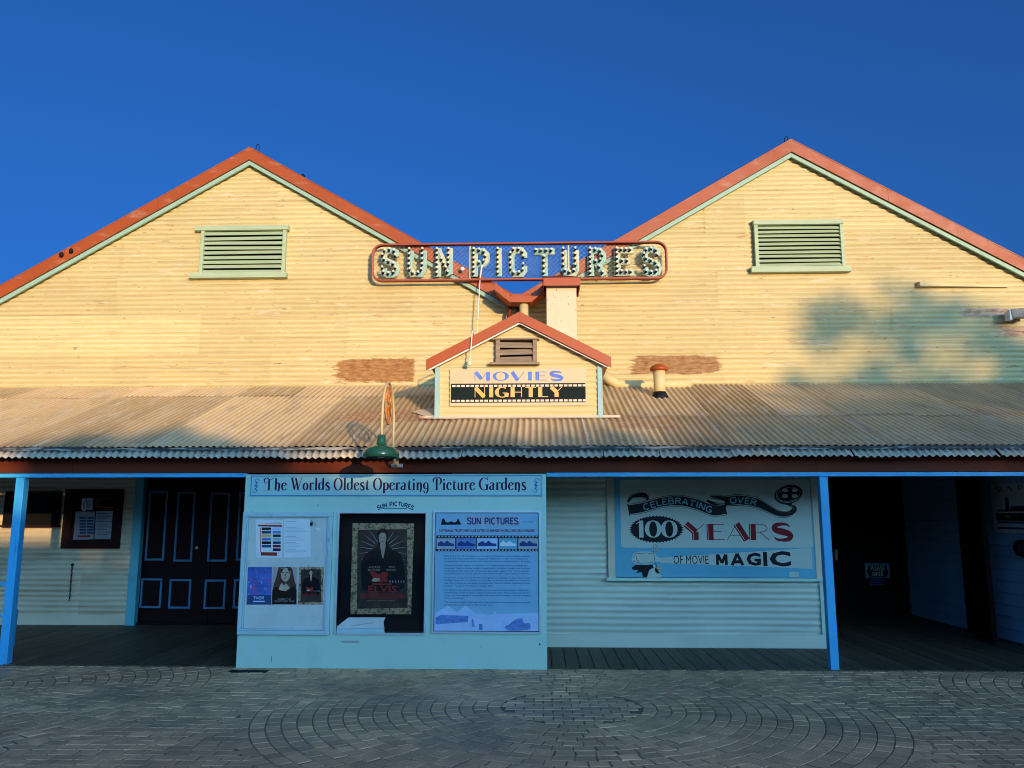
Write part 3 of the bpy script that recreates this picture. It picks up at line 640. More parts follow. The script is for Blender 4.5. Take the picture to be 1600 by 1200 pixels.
corr_wall(mro, lambda z: (mx0, XK-.03), mx0, XK-.03, .17, 2.75, YM, 'pale_lower', lambda r: [W(943, 800, YM)[0]] if r > 0 else [], rowh=.74 if True else 1, seed=80)
m = MB(); m.box(mx0, XK-.001, YM-.022, YM+.029, .012, .175); m.build('skirting_board', 'pale_lower', bld, bev=.004)
m = MB(); a, b, c, d = RC(1282, 905, 1292, 1012, YM); m.box(a, XK, YM-.03, YM-.0235, .18, d); m.box(XK, XK+.01, YM-.03, YM+.08, .013, 2.75); m.build('corner_board', 'kiosk_blue', bld)

# entry passage on the right
YP = 13.75; PX = W(1571, 991, 11.05)[0]
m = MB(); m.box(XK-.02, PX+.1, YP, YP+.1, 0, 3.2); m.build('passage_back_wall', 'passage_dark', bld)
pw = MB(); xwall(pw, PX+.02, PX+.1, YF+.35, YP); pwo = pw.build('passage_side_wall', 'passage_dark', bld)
z = .02
while z < 2.9:
    yf = max(YF+.3, 8.83+(z+.2-ZEV+.05)/RSV); m = MB(); m.hexa([(PX, yf, z), (PX+.02, yf, z), (PX+.02, YP-.001, z), (PX, YP-.001, z), (PX+.012, yf, z+.146), (PX+.02, yf, z+.146), (PX+.02, YP-.001, z+.146), (PX+.012, YP-.001, z+.146)])
    m.build('weatherboard', 'passage_blue', pwo); z += .15
m = MB(); a = W(1497, 972, 12.2)[0]
m.hexa([(PX-.33, 10.75, .03), (PX-.28, 10.72, .03), (PX-.06, 11.75, .03), (PX-.11, 11.78, .03), (PX-.33, 10.75, 2.5), (PX-.28, 10.72, 2.5), (PX-.06, 11.75, 2.5), (PX-.11, 11.78, 2.5)])
pd = m.build('passage_door', 'frame_dark', bld, bev=.004)
for z0, z1 in ((.25, .95), (1.15, 2.3)):
    for t0, t1 in ((.12, .42), (.58, .88)):
        m = MB(); P = lambda t, o: (PX-.33+.22*t-o, 10.75+1.03*t)
        for za, zb in ((z0, z0+.03), (z1-.03, z1)):
            A, B = P(t0, .002), P(t1, .002); C_, D_ = P(t1, .014), P(t0, .014)
            m.hexa([(*D_, za), (*A, za), (*B, za), (*C_, za), (*D_, zb), (*A, zb), (*B, zb), (*C_, zb)])
        for ta in (t0, t1):
            A, B = P(ta-.014, .002), P(ta+.014, .002); C_, D_ = P(ta+.014, .014), P(ta-.014, .014)
            m.hexa([(*D_, z0+.031), (*A, z0+.031), (*B, z0+.031), (*C_, z0+.031), (*D_, z1-.031), (*A, z1-.031), (*B, z1-.031), (*C_, z1-.031)])
        m.build('panel_moulding', 'frame_dark', pd)
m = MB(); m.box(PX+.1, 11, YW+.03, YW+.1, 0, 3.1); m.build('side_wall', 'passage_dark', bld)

# ------------------------------------------------------------------ verandah
ver = thing('verandah', (0, YF, 0), 'verandah with weathered corrugated iron roof, maroon fascia and bright blue posts along the front', 'verandah')
YE, ZE = 8.83, W(800, 697, 8.83)[1]
RS = (Z0-ZE)/(YW-YE)
def zr(y): return ZE+RS*(y-YE)
def corr_v(mb, x0, x1, ya, yb, zfn, segs=5, ph=0, lift=0, seed=0, wv=WV, amp=AMP, jag=0):
    n = max(4, int(round((x1-x0)/(wv/8)))); i = len(mb.v)
    for k in range(n+1):
        x = x0+(x1-x0)*k/n; c = amp*math.cos(2*PI*(x+ph)/wv)
        for j in range(segs+1):
            yy = ya+(yb-ya)*j/segs
            dj = jag*nz(x*9, seed, 3) if j == 0 else 0
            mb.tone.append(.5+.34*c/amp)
            mb.v.append((x+.003*nz(x*.5, yy*2, seed), yy-.35*c+dj, zfn(yy)+c+lift+.005*nz(x*1.1, yy*1.7, seed+4)))
    for k in range(n):
        a = i+k*(segs+1)
        for j in range(segs): mb.f.append((a+j, a+(segs+1)+j, a+(segs+1)+j+1, a+j+1)); mb.mi.append(0)
seam = [W(px, 603, YW)[0] for px in (1155, 1237, 1400)]
x = seam[0]-.82*16; k = 0
lap = [10.9, 11.3]
xs = []
while x < 9.2: xs.append(x); x += .82
DX0, DX1 = W(680, 650, 10.05)[0], W(942, 650, 10.05)[0]; YDR = 10.10
for k, xx in enumerate(xs):
    x1 = xx+.82
    yl = 11.45+random.uniform(-.06, .06) if xx < -1.2 else 10.2+random.uniform(-.05, .05)
    lf = .004*(k % 2)
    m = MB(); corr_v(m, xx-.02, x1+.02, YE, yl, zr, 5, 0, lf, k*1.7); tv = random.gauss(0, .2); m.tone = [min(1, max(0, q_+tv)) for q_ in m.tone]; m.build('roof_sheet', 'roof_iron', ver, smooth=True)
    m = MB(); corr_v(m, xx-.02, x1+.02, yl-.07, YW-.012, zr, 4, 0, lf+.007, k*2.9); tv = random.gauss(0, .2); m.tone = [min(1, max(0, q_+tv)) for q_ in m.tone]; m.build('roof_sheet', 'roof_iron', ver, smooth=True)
# hem at the eave: flattened flashing and short second row of sheets
zf0 = W(800, 703, 8.80)[1]
x = -9.5; k = 0
while x < 9:
    ln = random.uniform(1.5, 2.6); x1 = min(9, x+ln); m = MB(); n = 24; t0 = random.uniform(0, .012); t1 = random.uniform(-.004, .02)
    i = 0
    for j in range(n+1):
        u = j/n; xx = x+(x1-x-.006)*u; up = (t0+(t1-t0)*u)*(1 if k % 2 else .6)+.004*nz(xx*2.5, 0, 3)
        m.v += [(xx, 8.775-.006*nz(xx*4, 1, 1), zf0-.002), (xx, 8.79, ZE-.016+up), (xx, 8.80, ZE-.012+up), (xx, 8.80, zf0-.002)]
    m.fs([(4*j+a, 4*(j+1)+a, 4*(j+1)+(a+1) % 4, 4*j+(a+1) % 4) for j in range(n) for a in range(4)], 0)
    m.fs([(0, 1, 2, 3), (4*n+3, 4*n+2, 4*n+1, 4*n)], 0)
    m.build('flashing', 'flashing_iron', ver); x = x1; k += 1
zb_ = W(800, 713, 8.70)[1]
x = -9.5; k = 0
while x < 9:
    ln = random.choice([.60, .68, .76, .84]); x1 = x+ln
    gapx = .012 if random.random() < .25 else -.01
    m = MB(); dy = random.uniform(-.012, .006); dzz = random.uniform(-.006, .006)
    corr_v(m, x, x1-gapx, 8.685+dy, 8.80, lambda y: zb_+dzz+(zf0-zb_+.006)*(y-8.69)/.11, 2, 0, .003*(k % 2), k*3.1, WV, .0105, .012)
    o = m.build('eave_sheet', 'eave_iron', ver, smooth=True)
    so_ = o.modifiers.new('thick', 'SOLIDIFY'); so_.thickness = .002; x = x1; k += 1
# fascia boards, beam, posts, rafters
zfa, zfb = W(800, 709, 8.90)[1]+.03, W(800, 738, 8.90)[1]
for a, b in ((-9.5, -5.2), (-5.2, -1.35), (-1.35, 3.0), (3.0, 9)):
    m = MB(); m.box(a+.001, b-.001, 8.905, 8.94, zfb, zfa+.03); m.build('fascia_board', 'fascia_maroon', ver, bev=.002)
zbm = W(800, 745, 8.93)[1]
kx0, kx1 = W(370, 1030, 8.9)[0], W(855, 1030, 8.9)[0]
for a, b in ((-9.5, kx0-.004), (kx1+.004, W(1150, 740, 8.92)[0]), (W(1150, 740, 8.92)[0], 9)):
    m = MB(); m.box(a+.001, b-.001, 8.915-.002*(a > 1), 9.00, zbm, zfb-.004); m.build('beam', 'beam_blue', ver, bev=.002)
for px0, px1, yb in ((25.5, 38.7, 745), (1280, 1293, 745)):
    x0 = W(px0, 745, 8.93)[0]; x1 = W(px1, 745, 8.93)[0]
    m = MB(); m.box(x0, x1, 8.925, 9.02, -.01, zbm-.002); m.build('post', 'beam_blue', ver, bev=.005)
x = -9.3
while x < 9:
    if not (DX0-.3 < x < DX1+.1):
        m = MB(); m.hexa([(x, 9.02, zr(9.02)-.13), (x+.045, 9.02, zr(9.02)-.13), (x+.045, YM-.1, zr(YM-.1)-.13), (x, YM-.1, zr(YM-.1)-.13), (x, 9.02, zr(9.02)-.03), (x+.045, 9.02, zr(9.02)-.03), (x+.045, YM-.1, zr(YM-.1)-.03), (x, YM-.1, zr(YM-.1)-.03)])
        m.build('rafter', 'fascia_maroon', ver)
    x += .9

# ------------------------------------------------------------------ dormer with its sign
dor = thing('roof_dormer', ((DX0+DX1)/2, YDR, zr(YDR)), 'small cream gabled dormer with fresh orange barge boards standing on the verandah roof', 'dormer')
ax, az = W(812, 487, YDR-.12); bx0, bz0 = W(666, 558, YDR-.12); bx1, bz1 = W(955, 562, YDR-.12)
bot = W(812, 503, YDR-.12)[1]; DS = (az-(bz0+bz1)/2)/((bx1-bx0)/2); th = az-bot
hb = min(ax-bx0, bx1-ax); hbL, hbR = ax-bx0, bx1-ax
zd0 = W(812, 653, YDR)[1]; wx0, wx1 = W(686, 620, YDR)[0], W(934, 620, YDR)[0]
def dclip(z):
    h = (az-th+.02-z)/DS
    return None if h <= 0 else (max(wx0, ax-h), min(wx1, ax+h))
m = MB(); m.prism([(wx0+.01, zd0-.3), (wx1-.01, zd0-.3), (wx1-.01, az-DS*(wx1-ax)-th), (ax, az-th), (wx0+.01, az-DS*(ax-wx0)-th)], YDR+.02, YDR+.06); dw = m.build('front_wall', 'bare_timber', dor)
corr_wall(dw, dclip, wx0, wx1, zd0+.02, az-th+.02, YDR, 'cream_dormer', lambda r: [], rowh=.64, seed=120)
for xx, zt in ((W(679, 620, YDR-.03)[0], az-DS*(ax-wx0)-th-.02), (W(934, 620, YDR-.03)[0], az-DS*(wx1-ax)-th-.02)):
    m = MB(); m.box(xx, xx+.062, YDR-.03, YDR+.03, zd0-.02, zt); m.build('corner_post', 'dormer_post_blue', dor, bev=.003)
for sgn, h in ((-1, hbL), (1, hbR)):
    e = ax+sgn*h; ze = az-DS*h
    m = MB(); m.prism([(ax, az), (e, ze), (e, ze-th), (ax, az-th)], YDR-.13, YDR-.105); m.build('barge_board', 'barge_fresh', dor, bev=.002)
    m = MB(); m.prism([(ax, az-th-.001), (e-sgn*.04, ze-th-.001+DS*.04), (e-sgn*.04, ze-th-.02+DS*.04), (ax, az-th-.02)], YDR-.10, YDR-.075); m.build('barge_trim', 'white_paint', dor)
    m = MB(); y2 = YW-.02; m.hexa([(ax, YDR-.104, az-.03), (e, YDR-.104, ze-.03), (e, y2, ze-.03), (ax, y2, az-.03), (ax, YDR-.104, az-.004), (e, YDR-.104, ze-.004), (e, y2, ze-.004), (ax, y2, az-.004)]); m.build('roof', 'old_iron', dor)
    xs_ = wx0 if sgn < 0 else wx1
    m = MB(); m.box(xs_-.02, xs_+.02, YDR+.061, y2, zd0-.1, ze-.02+DS*.1); m.build('side_wall', 'cream_dormer', dor)
louvre((769, 530, 843, 532.5), (781, 533, 833, 567), (765, 567.5, 843, 571), 3, YDR-.012, 'bare_timber', 'bare_timber', parent=dor)
ap = MB(); n = 40
for j in range(n+1):
    xx = DX0-.2+(DX1-DX0+.42)*j/n; yy = YDR-.10-.01*nz(xx*3, 0, 0)
    ap.v += [(xx, YDR-.02, zd0+.03), (xx, YDR-.03, zd0+.004), (xx, yy, zr(yy)+.016+.004*nz(xx*5, 1, 2))]
ap.fs([(3*j+a+1, 3*(j+1)+a+1, 3*(j+1)+a, 3*j+a) for j in range(n) for a in (0, 1)], 0); ap.build('apron_flashing', 'flashing_cream', dor)
ex = MB(); e0 = DX0; ex.v += [(e0-.02, YDR-.02, zd0+.03), (e0-.01, YDR-.11, zr(YDR-.11)+.016), (e0-.36, YDR+.3, zr(YDR+.3)+.018), (e0-.04, YDR+.5, zr(YDR+.5)+.03)]; ex.fs([(0, 1, 2, 3)][:1], 0); ex.f[0] = (1, 0, 3, 2); ex.build('corner_flashing', 'flashing_cream', dor)

# sign on the dormer
Ys = YDR-.022
sx0, sx1, sz0, sz1 = RC(703, 576, 916, 634, Ys)
sg = thing('cinema_sign', ((sx0+sx1)/2, Ys, sz0), 'pale board reading MOVIES NIGHTLY over a black film strip on the dormer', 'sign')
m = MB(); m.box(sx0, sx1, Ys, Ys+.01, sz0, sz1); m.build('board', 'sign_white', sg)
fx0, fx1, fz0, fz1 = RC(704.5, 599, 915, 629, Ys)
m = MB(); m.rect(fx0, fx1, fz0, fz1, Ys-.0015); m.build('film_strip', 'film_dark', sg)
m = MB(); m.rect(fx0, fx1, fz1-.055, fz1, Ys-.0022); m.rect(fx0, fx1, fz0, fz0+.05, Ys-.0022); m.rect(fx0, fx0+.012, fz0+.05, fz1-.055, Ys-.0022); m.rect(fx1-.012, fx1, fz0+.05, fz1-.055, Ys-.0022); m.build('film_border', 'print_black', sg)
m = MB(); n = 29
for k in range(n):
    a = fx0+.022+(fx1-fx0-.05)*k/(n-1)-.008
    for zc in (fz1-.030, fz0+.024): m.rect(a, a+.044, zc-.013, zc+.013, Ys-.003)
m.build('perforations', 'perforation', sg)['kind'] = 'stuff'
a, b, c, d = RC(740.5, 581, 879, 594.5, Ys); m = MB(); lay(m, 'MOVIES', a, b, c, d, Ys-.0035, H=.42, T=.07, gap=.2); m.build('lettering', 'print_blue', sg)
a, b, c, d = RC(740.5, 605, 879, 620.5, Ys); m = MB(); lay(m, 'NIGHTLY', a, b, c, d, Ys-.0035, H=.40, T=.07, gap=.2); m.build('lettering', 'print_gold', sg)

# ------------------------------------------------------------------ rainwater head between the gables
YG = 11.72
gh = thing('rainwater_head', (*W(812, 480, YG)[:1], YG, W(812, 480, YG)[1]), 'orange rainwater head with folded wings and cream downpipe in the valley between gables', 'gutter')
a, b, c, d = RC(798, 461, 829, 472, YG-.1)
m = MB(); m.box(a, b, YG-.1, YG+.16, c, d); m.box(a-.008, b+.008, YG-.108, YG+.17, d+.0005, d+.018); m.build('box', 'barge_fresh', gh, bev=.003)
for (p0, p1, y0) in (((798, 463), (775, 443), 0), ((829, 463), (853, 441), 0)):
    q0 = W(*p0, YG-.08); q1 = W(*p1, YG-.08); t = .12
    m = MB(); m.prism([q0, q1, (q1[0], q1[1]-t), (q0[0], q0[1]-t+.02)], YG-.10+.002, YG-.085)
    m.hexa([(q0[0], YG-.085, q0[1]-t+.02), (q1[0], YG-.085, q1[1]-t), (q1[0], YG+.3, q1[1]-t), (q0[0], YG+.3, q0[1]-t+.02), (q0[0], YG-.085, q0[1]-t+.035), (q1[0], YG-.085, q1[1]-t+.015), (q1[0], YG+.3, q1[1]-t+.015), (q0[0], YG+.3, q0[1]-t+.035)])
    m.prism([(q1[0]-.008, q1[1]+.01), (q1[0]+.008, q1[1]+.01), (q1[0]+.008, q1[1]-t-.01), (q1[0]-.008, q1[1]-t-.01)], YG-.11, YG+.3)
    m.build('gutter_wing', 'barge_fresh', gh)
q0 = W(779, 447, YG+.2); q1 = W(855, 445, YG+.2); qm = W(812, 461, YG+.2)
m = MB(); m.prism([q0, (qm[0]-.12, qm[1]), (qm[0]+.1, qm[1]), q1, (q1[0], q1[1]-.12), (qm[0]+.1, qm[1]-.14), (qm[0]-.12, qm[1]-.14), (q0[0], q0[1]-.12)], YG+.27, YG+.29); m.build('back_plate', 'barge_fresh', gh)
pxm = (W(811, 480, YG)[0]+W(826, 480, YG)[0])/2
m = MB(); m.tube([(pxm, YG+.02, c-.005), (pxm, YG+.02, c-.5), (pxm, YG+.05, zr(YG)+.3), (pxm, YG+.05, zr(YG)+.02)], .068, 16); m.build('downpipe', 'cream_dormer', gh, smooth=True)
m = MB(); m.tube([(a+.0, YG+.2, c+.05), (a-.04, YG+.2, c-.1), (a-.03, YG+.25, c-.5)], .03, 8); m.build('overflow_pipe', 'fascia_maroon', gh, smooth=True)

# ------------------------------------------------------------------ flue with hood
YC = 11.35
fl = thing('chimney_flue', (W(877, 500, YC)[0], YC+.2, zr(YC)), 'square cream rendered flue with an orange hipped hood right of the rainwater head', 'chimney')
a, b, c, d = RC(854, 445, 901, 525, YC); m = MB(); m.box(a, b, YC, YC+.42, zr(YC)-.05, d+.02); m.build('shaft', 'flue_render', fl, bev=.004)
a, b, c, d = RC(849, 433.5, 907, 446, YC-.1); t = .012
m = MB(); y0, y1 = YC-.1, YC+.52
m.box(a, b, y0, y0+t, c, d); m.box(a, b, y1-t, y1, c, d); m.box(a, a+t, y0+t, y1-t, c, d); m.box(b-t, b, y0+t, y1-t, c, d); m.box(a+t, b-t, y0+t, y1-t, d-.012, d-.002)
m.build('hood_skirt', 'barge_fresh', fl)
m = MB(); mx, my = (a+b)/2, (y0+y1)/2; i = 0; m.v = [(a-.01, y0-.01, d+.001), (b+.01, y0-.01, d+.001), (b+.01, y1+.01, d+.001), (a-.01, y1+.01, d+.001), (mx, my, d+.13)]
m.fs([(0, 1, 4), (1, 2, 4), (2, 3, 4), (3, 0, 4), (3, 2, 1, 0)], 0); m.build('hood_top', 'fascia_maroon', fl)

# ------------------------------------------------------------------ vent pipe, duct on the roof
YV = 11.3; vx = W(1030.5, 600, YV)[0]; zt = W(1030, 578, YV)[1]; zb2 = zr(YV)
vp = thing('vent_pipe', (vx, YV, zb2), 'short cream vent pipe with a round orange cap rising through the verandah roof', 'vent pipe')
m = MB(); m.lathe([(.084, -.01), (.084, zt-zb2-.01)], (vx, YV, zb2), 20); m.build('pipe', 'cream_dormer', vp, smooth=True)
m = MB(); m.lathe([(.122, 0), (.128, .01), (.128, .035), (.11, .06), (.07, .085), (.02, .098)], (vx, YV, zt-.012), 22); m.build('cap', 'barge_orange', vp, smooth=True)
m = MB(); m.lathe([(.125, -.05), (.12, .0), (.10, .03), (.088, .065)], (vx, YV, zb2), 14); m.build('collar', 'black_rubber', vp, smooth=True)
P = [(942, 588), (955, 598), (966, 604), (985, 605), (1010, 604.5), (1045, 604), (1079, 603.5)]
pts = []
for px, py in P:
    q = W(px, py-3, YW-.13); pts.append((q[0], YW-.13, q[1]))
m = MB(); m.tube(pts, .075, 14); o = m.build('roof_duct', 'cream_dormer', None, smooth=True); setp(o, 'cream round duct lying along the foot of the right gable behind the vent pipe', 'duct')

# ------------------------------------------------------------------ lit letter sign
YN = YB-.035
nx0, nx1, nz0, nz1 = RC(583, 381.5, 1041, 437.5, YN); nzm = (nz0+nz1)/2
q = [W(583, 412, YN), W(1041, 407, YN)]; slope = (q[1][1]-q[0][1])/(q[1][0]-q[0][0])
ns = thing('illuminated_sign', ((nx0+nx1)/2, YN, nz0), 'long wire mesh sign with bulb letters SUN PICTURES in a rounded red-brown frame', 'sign')
HN = (nz1-nz0)
def rr(x0, x1, z0, z1, r, n=6):
    P = []
    for cx, cz, a in ((x1-r, z1-r, 0), (x0+r, z1-r, 90), (x0+r, z0+r, 180), (x1-r, z0+r, 270)):
        for k in range(n+1):
            t = math.radians(a+90*k/n); P.append((cx+r*math.cos(t), cz+r*math.sin(t)))
    return P
for yy, ry in ((YN-.05, .016), (YN+.018, .014)):
    P = rr(nx0, nx1, nz0, nz1, .15); P.append(P[0]); P.append(P[1]); m = MB(); m.tube([(x, yy, z) for x, z in P], ry, 7, cap=False); m.build('frame_tube', 'neon_frame', ns, smooth=True)
m = MB(); P = rr(nx0, nx1, nz0, nz1, .15); n = len(P); ins = rr(nx0-.006, nx1+.006, nz0-.006, nz1+.006, .155)
for k in range(n):
    p, q_ = ins[k], ins[(k+1) % n]; i = len(m.v); m.v += [(p[0], YN-.05, p[1]), (q_[0], YN-.05, q_[1]), (q_[0], YN+.018, q_[1]), (p[0], YN+.018, p[1])]; m.fs([(0, 1, 2, 3)], i)
m.build('frame_band', 'neon_frame', ns)
for px in (734.5, 888.5):
    a = W(px, 410, YN)[0]; m = MB(); m.box(a-.012, a+.012, YN+.0, YN+.018, nz0, nz1); m.build('frame_bar', 'letter_rim', ns)
# wire mesh
m = MB(); mp_ = .072; L_ = nx1-nx0; t = -HN
def wire(p, q_, yy):
    A, B = Vector((p[0], yy, p[1])), Vector((q_[0], yy, q_[1])); m.tube([A, B], .0016, 3, cap=False)
k = 0
while t < L_:
    for dirn in (1, -1):
        x0, x1 = nx0+t, nx0+t+HN; za, zb = (nz0, nz1) if dirn > 0 else (nz1, nz0)
        p, q_ = [x0, za], [x1, zb]
        if p[0] < nx0: f = (nx0-p[0])/(q_[0]-p[0]); p = [nx0, za+(zb-za)*f]
        if q_[0] > nx1: f = (nx1-x0)/(x1-x0); q_ = [nx1, za+(zb-za)*f]
        ins_ = 0
        wire(p, q_, YN+.022+.003*dirn)
    t += mp_
m.build('wire_mesh', 'wire_mesh_metal', ns)['kind'] = 'stuff'
# letters: skeleton in unit box, bulb chain follows the skeleton
NL = {
 'S': [[(.90, .74), (.86, .93), (.66, 1), (.34, 1), (.12, .93), (.05, .76), (.14, .6), (.5, .5), (.86, .38), (.95, .22), (.86, .06), (.66, 0), (.34, 0), (.12, .06), (.06, .24)]],
 'U': [[(.08, 1), (.08, .22), (.24, .02), (.76, .02), (.92, .22), (.92, 1)]],
 'N': [[(.1, 0), (.1, 1)], [(.14, .95), (.86, .05)], [(.9, 0), (.9, 1)]],
 'P': [[(.1, 0), (.1, 1)], [(.1, .97), (.7, .97), (.92, .82), (.92, .58), (.7, .43), (.1, .43)]],
 'I': [[(.5, 0), (.5, 1)]],
 'C': [[(.92, .68), (.92, .84), (.74, 1), (.26, 1), (.06, .82), (.06, .18), (.26, 0), (.74, 0), (.92, .16), (.92, .34)]],
 'T': [[(0, .95), (1, .95)], [(.5, .9), (.5, 0)]],
 'R': [[(.1, 0), (.1, 1)], [(.1, .97), (.7, .97), (.92, .82), (.92, .62), (.7, .47), (.1, .47)], [(.5, .47), (.92, 0)]],
 'E': [[(.1, 0), (.1, 1)], [(.1, .97), (1, .97)], [(.1, .5), (.78, .5)], [(.1, .03), (1, .03)]],
}
bulb_me = None
def sample(pts, step):
    out = []; acc = 0; P = [Vector(p) for p in pts]; tot = sum((P[i+1]-P[i]).length for i in range(len(P)-1)); n = max(1, round(tot/step))
    for k in range(n+1):
        t = tot*k/n; i = 0
        while i < len(P)-2 and t > (P[i+1]-P[i]).length: t -= (P[i+1]-P[i]).length; i += 1
        d = P[i+1]-P[i]; out.append(P[i]+d*min(1, t/max(1e-6, d.length)))
    return out
lx = [('S', 594, 626), ('U', 635, 668), ('N', 678, 709), ('P', 735, 766), ('I', 775, 783), ('C', 793, 825), ('T', 834, 867), ('U', 875, 906), ('R', 916, 948), ('E', 957.5, 990), ('S', 1001, 1034)]
for ch, p0, p1 in lx:
    cx = (p0+p1)/2; yb_, yt_ = 434-(cx-594)*.0045, 388.5-(cx-594)*.0035
    x0, x1, z0, z1 = RC(p0, yt_, p1, yb_, YN); sw = .086
    X0, X1, ZZ0, ZZ1 = x0+sw/2, x1-sw/2, z0+sw/2, z1-sw/2
    if ch == 'I': X0, X1 = x0, x1
    lt = MB(); rim = MB(); placed = []
    for q, st in enumerate(NL[ch]):
        R = [(X0+(X1-X0)*u, ZZ0+(ZZ1-ZZ0)*v) for u, v in st]
        # square ends reach out half the stroke
        def ext(a, b, e=sw/2*.9): d = (Vector(a)-Vector(b)).normalized()*e; return (a[0]+d.x, a[1]+d.y)
        if len(R) == 2: R2 = [ext(R[0], R[1]) if q == 0 or abs(R[0][0]-R[1][0]) > .3 else R[0], ext(R[1], R[0])] if q == 0 or ch in 'TNR' else [R[0], ext(R[1], R[0])]
        else: R2 = R[:]; 
        strip(lt, R2, [sw]*len(R2), YN-.03-.0005*q, .05)
        strip(rim, R2, [sw*1.16]*len(R2), YN-.022-.0005*q, .038)
        for p in sample(R, .082):
            if all((p-o).length > .055 for o in placed): placed.append(p)
    lo_ = lt.build('letter', 'neon_letter', ns); rim.build('letter_rim', 'letter_rim', lo_)
    for p in placed:
        bx, bz = p.x-.012, p.y+.012
        b = MB(); b.ball((bx, YN-.075, bz+.01), .021, 8); b.build('bulb', 'bulb_glass', lo_, smooth=True)
        b = MB(); b.tube([(bx, YN-.075, bz-.008), (bx-.003, YN-.07, bz-.032)], .017, 7, rs=[.02, .015]); b.tube([(bx-.002, YN-.07, bz-.025), (bx-.02, YN-.034, bz-.03)], .010, 5); b.build('bulb_socket', 'black_rubber', lo_, smooth=True)
    cb = MB()
    for k in range(len(placed)-1):
        a, b = placed[k], placed[k+1]
        if (a-b).length > .2: continue
        mid = (a+b)/2; cb.tube([(a.x-.014, YN-.068, a.y-.02), (mid.x+random.uniform(-.015, .02), YN-.085, mid.y-.02-random.uniform(0, .03)), (b.x-.014, YN-.068, b.y-.02)], .0035, 4)
    if cb.f: cb.build('cable', 'black_rubber', lo_)
for x0p, x1p, yy in ((712, 733, 392), (766, 775, 397), (826, 846, 427), (867, 875, 388), (783, 793, 396), (752, 775, 420), (949, 957, 404), (985, 1005, 412)):
    cb = MB(); a = W(x0p, yy, YN-.05); b = W(x1p, yy+random.uniform(-2, 2), YN-.05); cb.tube([(a[0], YN-.05, a[1]), ((a[0]+b[0])/2, YN-.05, (a[1]+b[1])/2-.03), (b[0], YN-.05, b[1])], .004, 4); cb.build('cable', 'black_rubber', ns)
for px, py in ((722.5, 420.5), (750, 425)):
    a = W(px, py, YN-.05); m = MB()
    if px < 740: m.ball((a[0], YN-.06, a[1]), .034, 10); m.build('flood_bulb', 'white_paint', ns, smooth=True)
    else: m.tube([(a[0]+.03, YN-.05, a[1]+.11), (a[0]+.0, YN-.05, a[1]-.10)], .012, 8); m.build('conduit', 'white_paint', ns, smooth=True)

# hanging cord with bulb
c0 = W(750, 437, YN-.05); c1 = W(746, 520, YN-.05)
hc = thing('hanging_bulb', (*W(733, 568, YDR-.16)[:1], YDR-.16, W(733, 568, YDR-.16)[1]), 'white cord with one bare bulb drooping from the mesh sign over the dormer barge board', 'light bulb')
d0 = W(737.5, 519, YDR-.16); d1 = W(734.5, 563, YDR-.16)
m = MB(); m.tube([(c0[0], YN-.05, c0[1]), (c0[0]-.02, YN-.06, (c0[1]+c1[1])/2), (c1[0], YN-.08, c1[1]-.03), ((c1[0]+d0[0])/2, 11.0, d0[1]+.09), (d0[0], YDR-.1, d0[1]+.03), (d0[0], YDR-.15, d0[1]), ((d0[0]+d1[0])/2, YDR-.16, (d0[1]+d1[1])/2), (d1[0], YDR-.16, d1[1])], .008, 6); m.build('cord', 'white_paint', hc, smooth=True)
m = MB(); m.lathe([(.012, .05), (.018, .03), (.016, .01)], (d1[0], YDR-.16, d1[1]-.02), 8); m.ball((d1[0]-.008, YDR-.16, d1[1]-.04), .032, 10); m.build('bulb', 'bulb_glass', hc, smooth=True)

# timber ledge and flood light on right gable
a, b, c, d = RC(1435, 440, 1578, 449, YW-.06); m = MB(); m.hexa([(a, YW-.10, d-.07), (b, YW-.03, c+.005), (b, YW-.012, c+.005), (a, YW-.012, d-.07), (a, YW-.10, d), (b, YW-.03, c+.03), (b, YW-.012, c+.035), (a, YW-.012, d+.01)])
setp(m.build('timber_board', 'cream_dormer', None, bev=.004), 'weathered cream timber board fixed level on the right gable under its roof edge', 'board')
a, b, c, d = RC(1574, 483, 1606, 502, YW-.16)
fo = thing('flood_light', (b, YW, c), 'boxy brown flood light bracketed to the right gable at the photo edge', 'flood light')
m = MB(); m.hexa([(a+.02, YW-.25, c+.03), (b, YW-.30, c+.03), (b, YW-.08, c+.05), (a+.04, YW-.08, c+.05), (a, YW-.25, d-.02), (b, YW-.28, d), (b, YW-.08, d-.02), (a+.03, YW-.08, d-.03)]); m.build('housing', 'lamp_body', fo, bev=.01)
m = MB(); m.hexa([(a-.02, YW-.25, c+.0), (a+.02, YW-.25, c+.0), (a+.03, YW-.09, c+.02), (a-.005, YW-.09, c+.02), (a-.015, YW-.25, d-.02), (a-.002, YW-.25, d-.02), (a+.025, YW-.09, d-.03), (a, YW-.09, d-.03)]); m.build('glass_rim', 'white_paint', fo, bev=.004)
m = MB(); m.box(b-.12, b-.07, YW-.08, YW-.012, c+.02, d-.05); m.build('bracket', 'galvanised', fo)

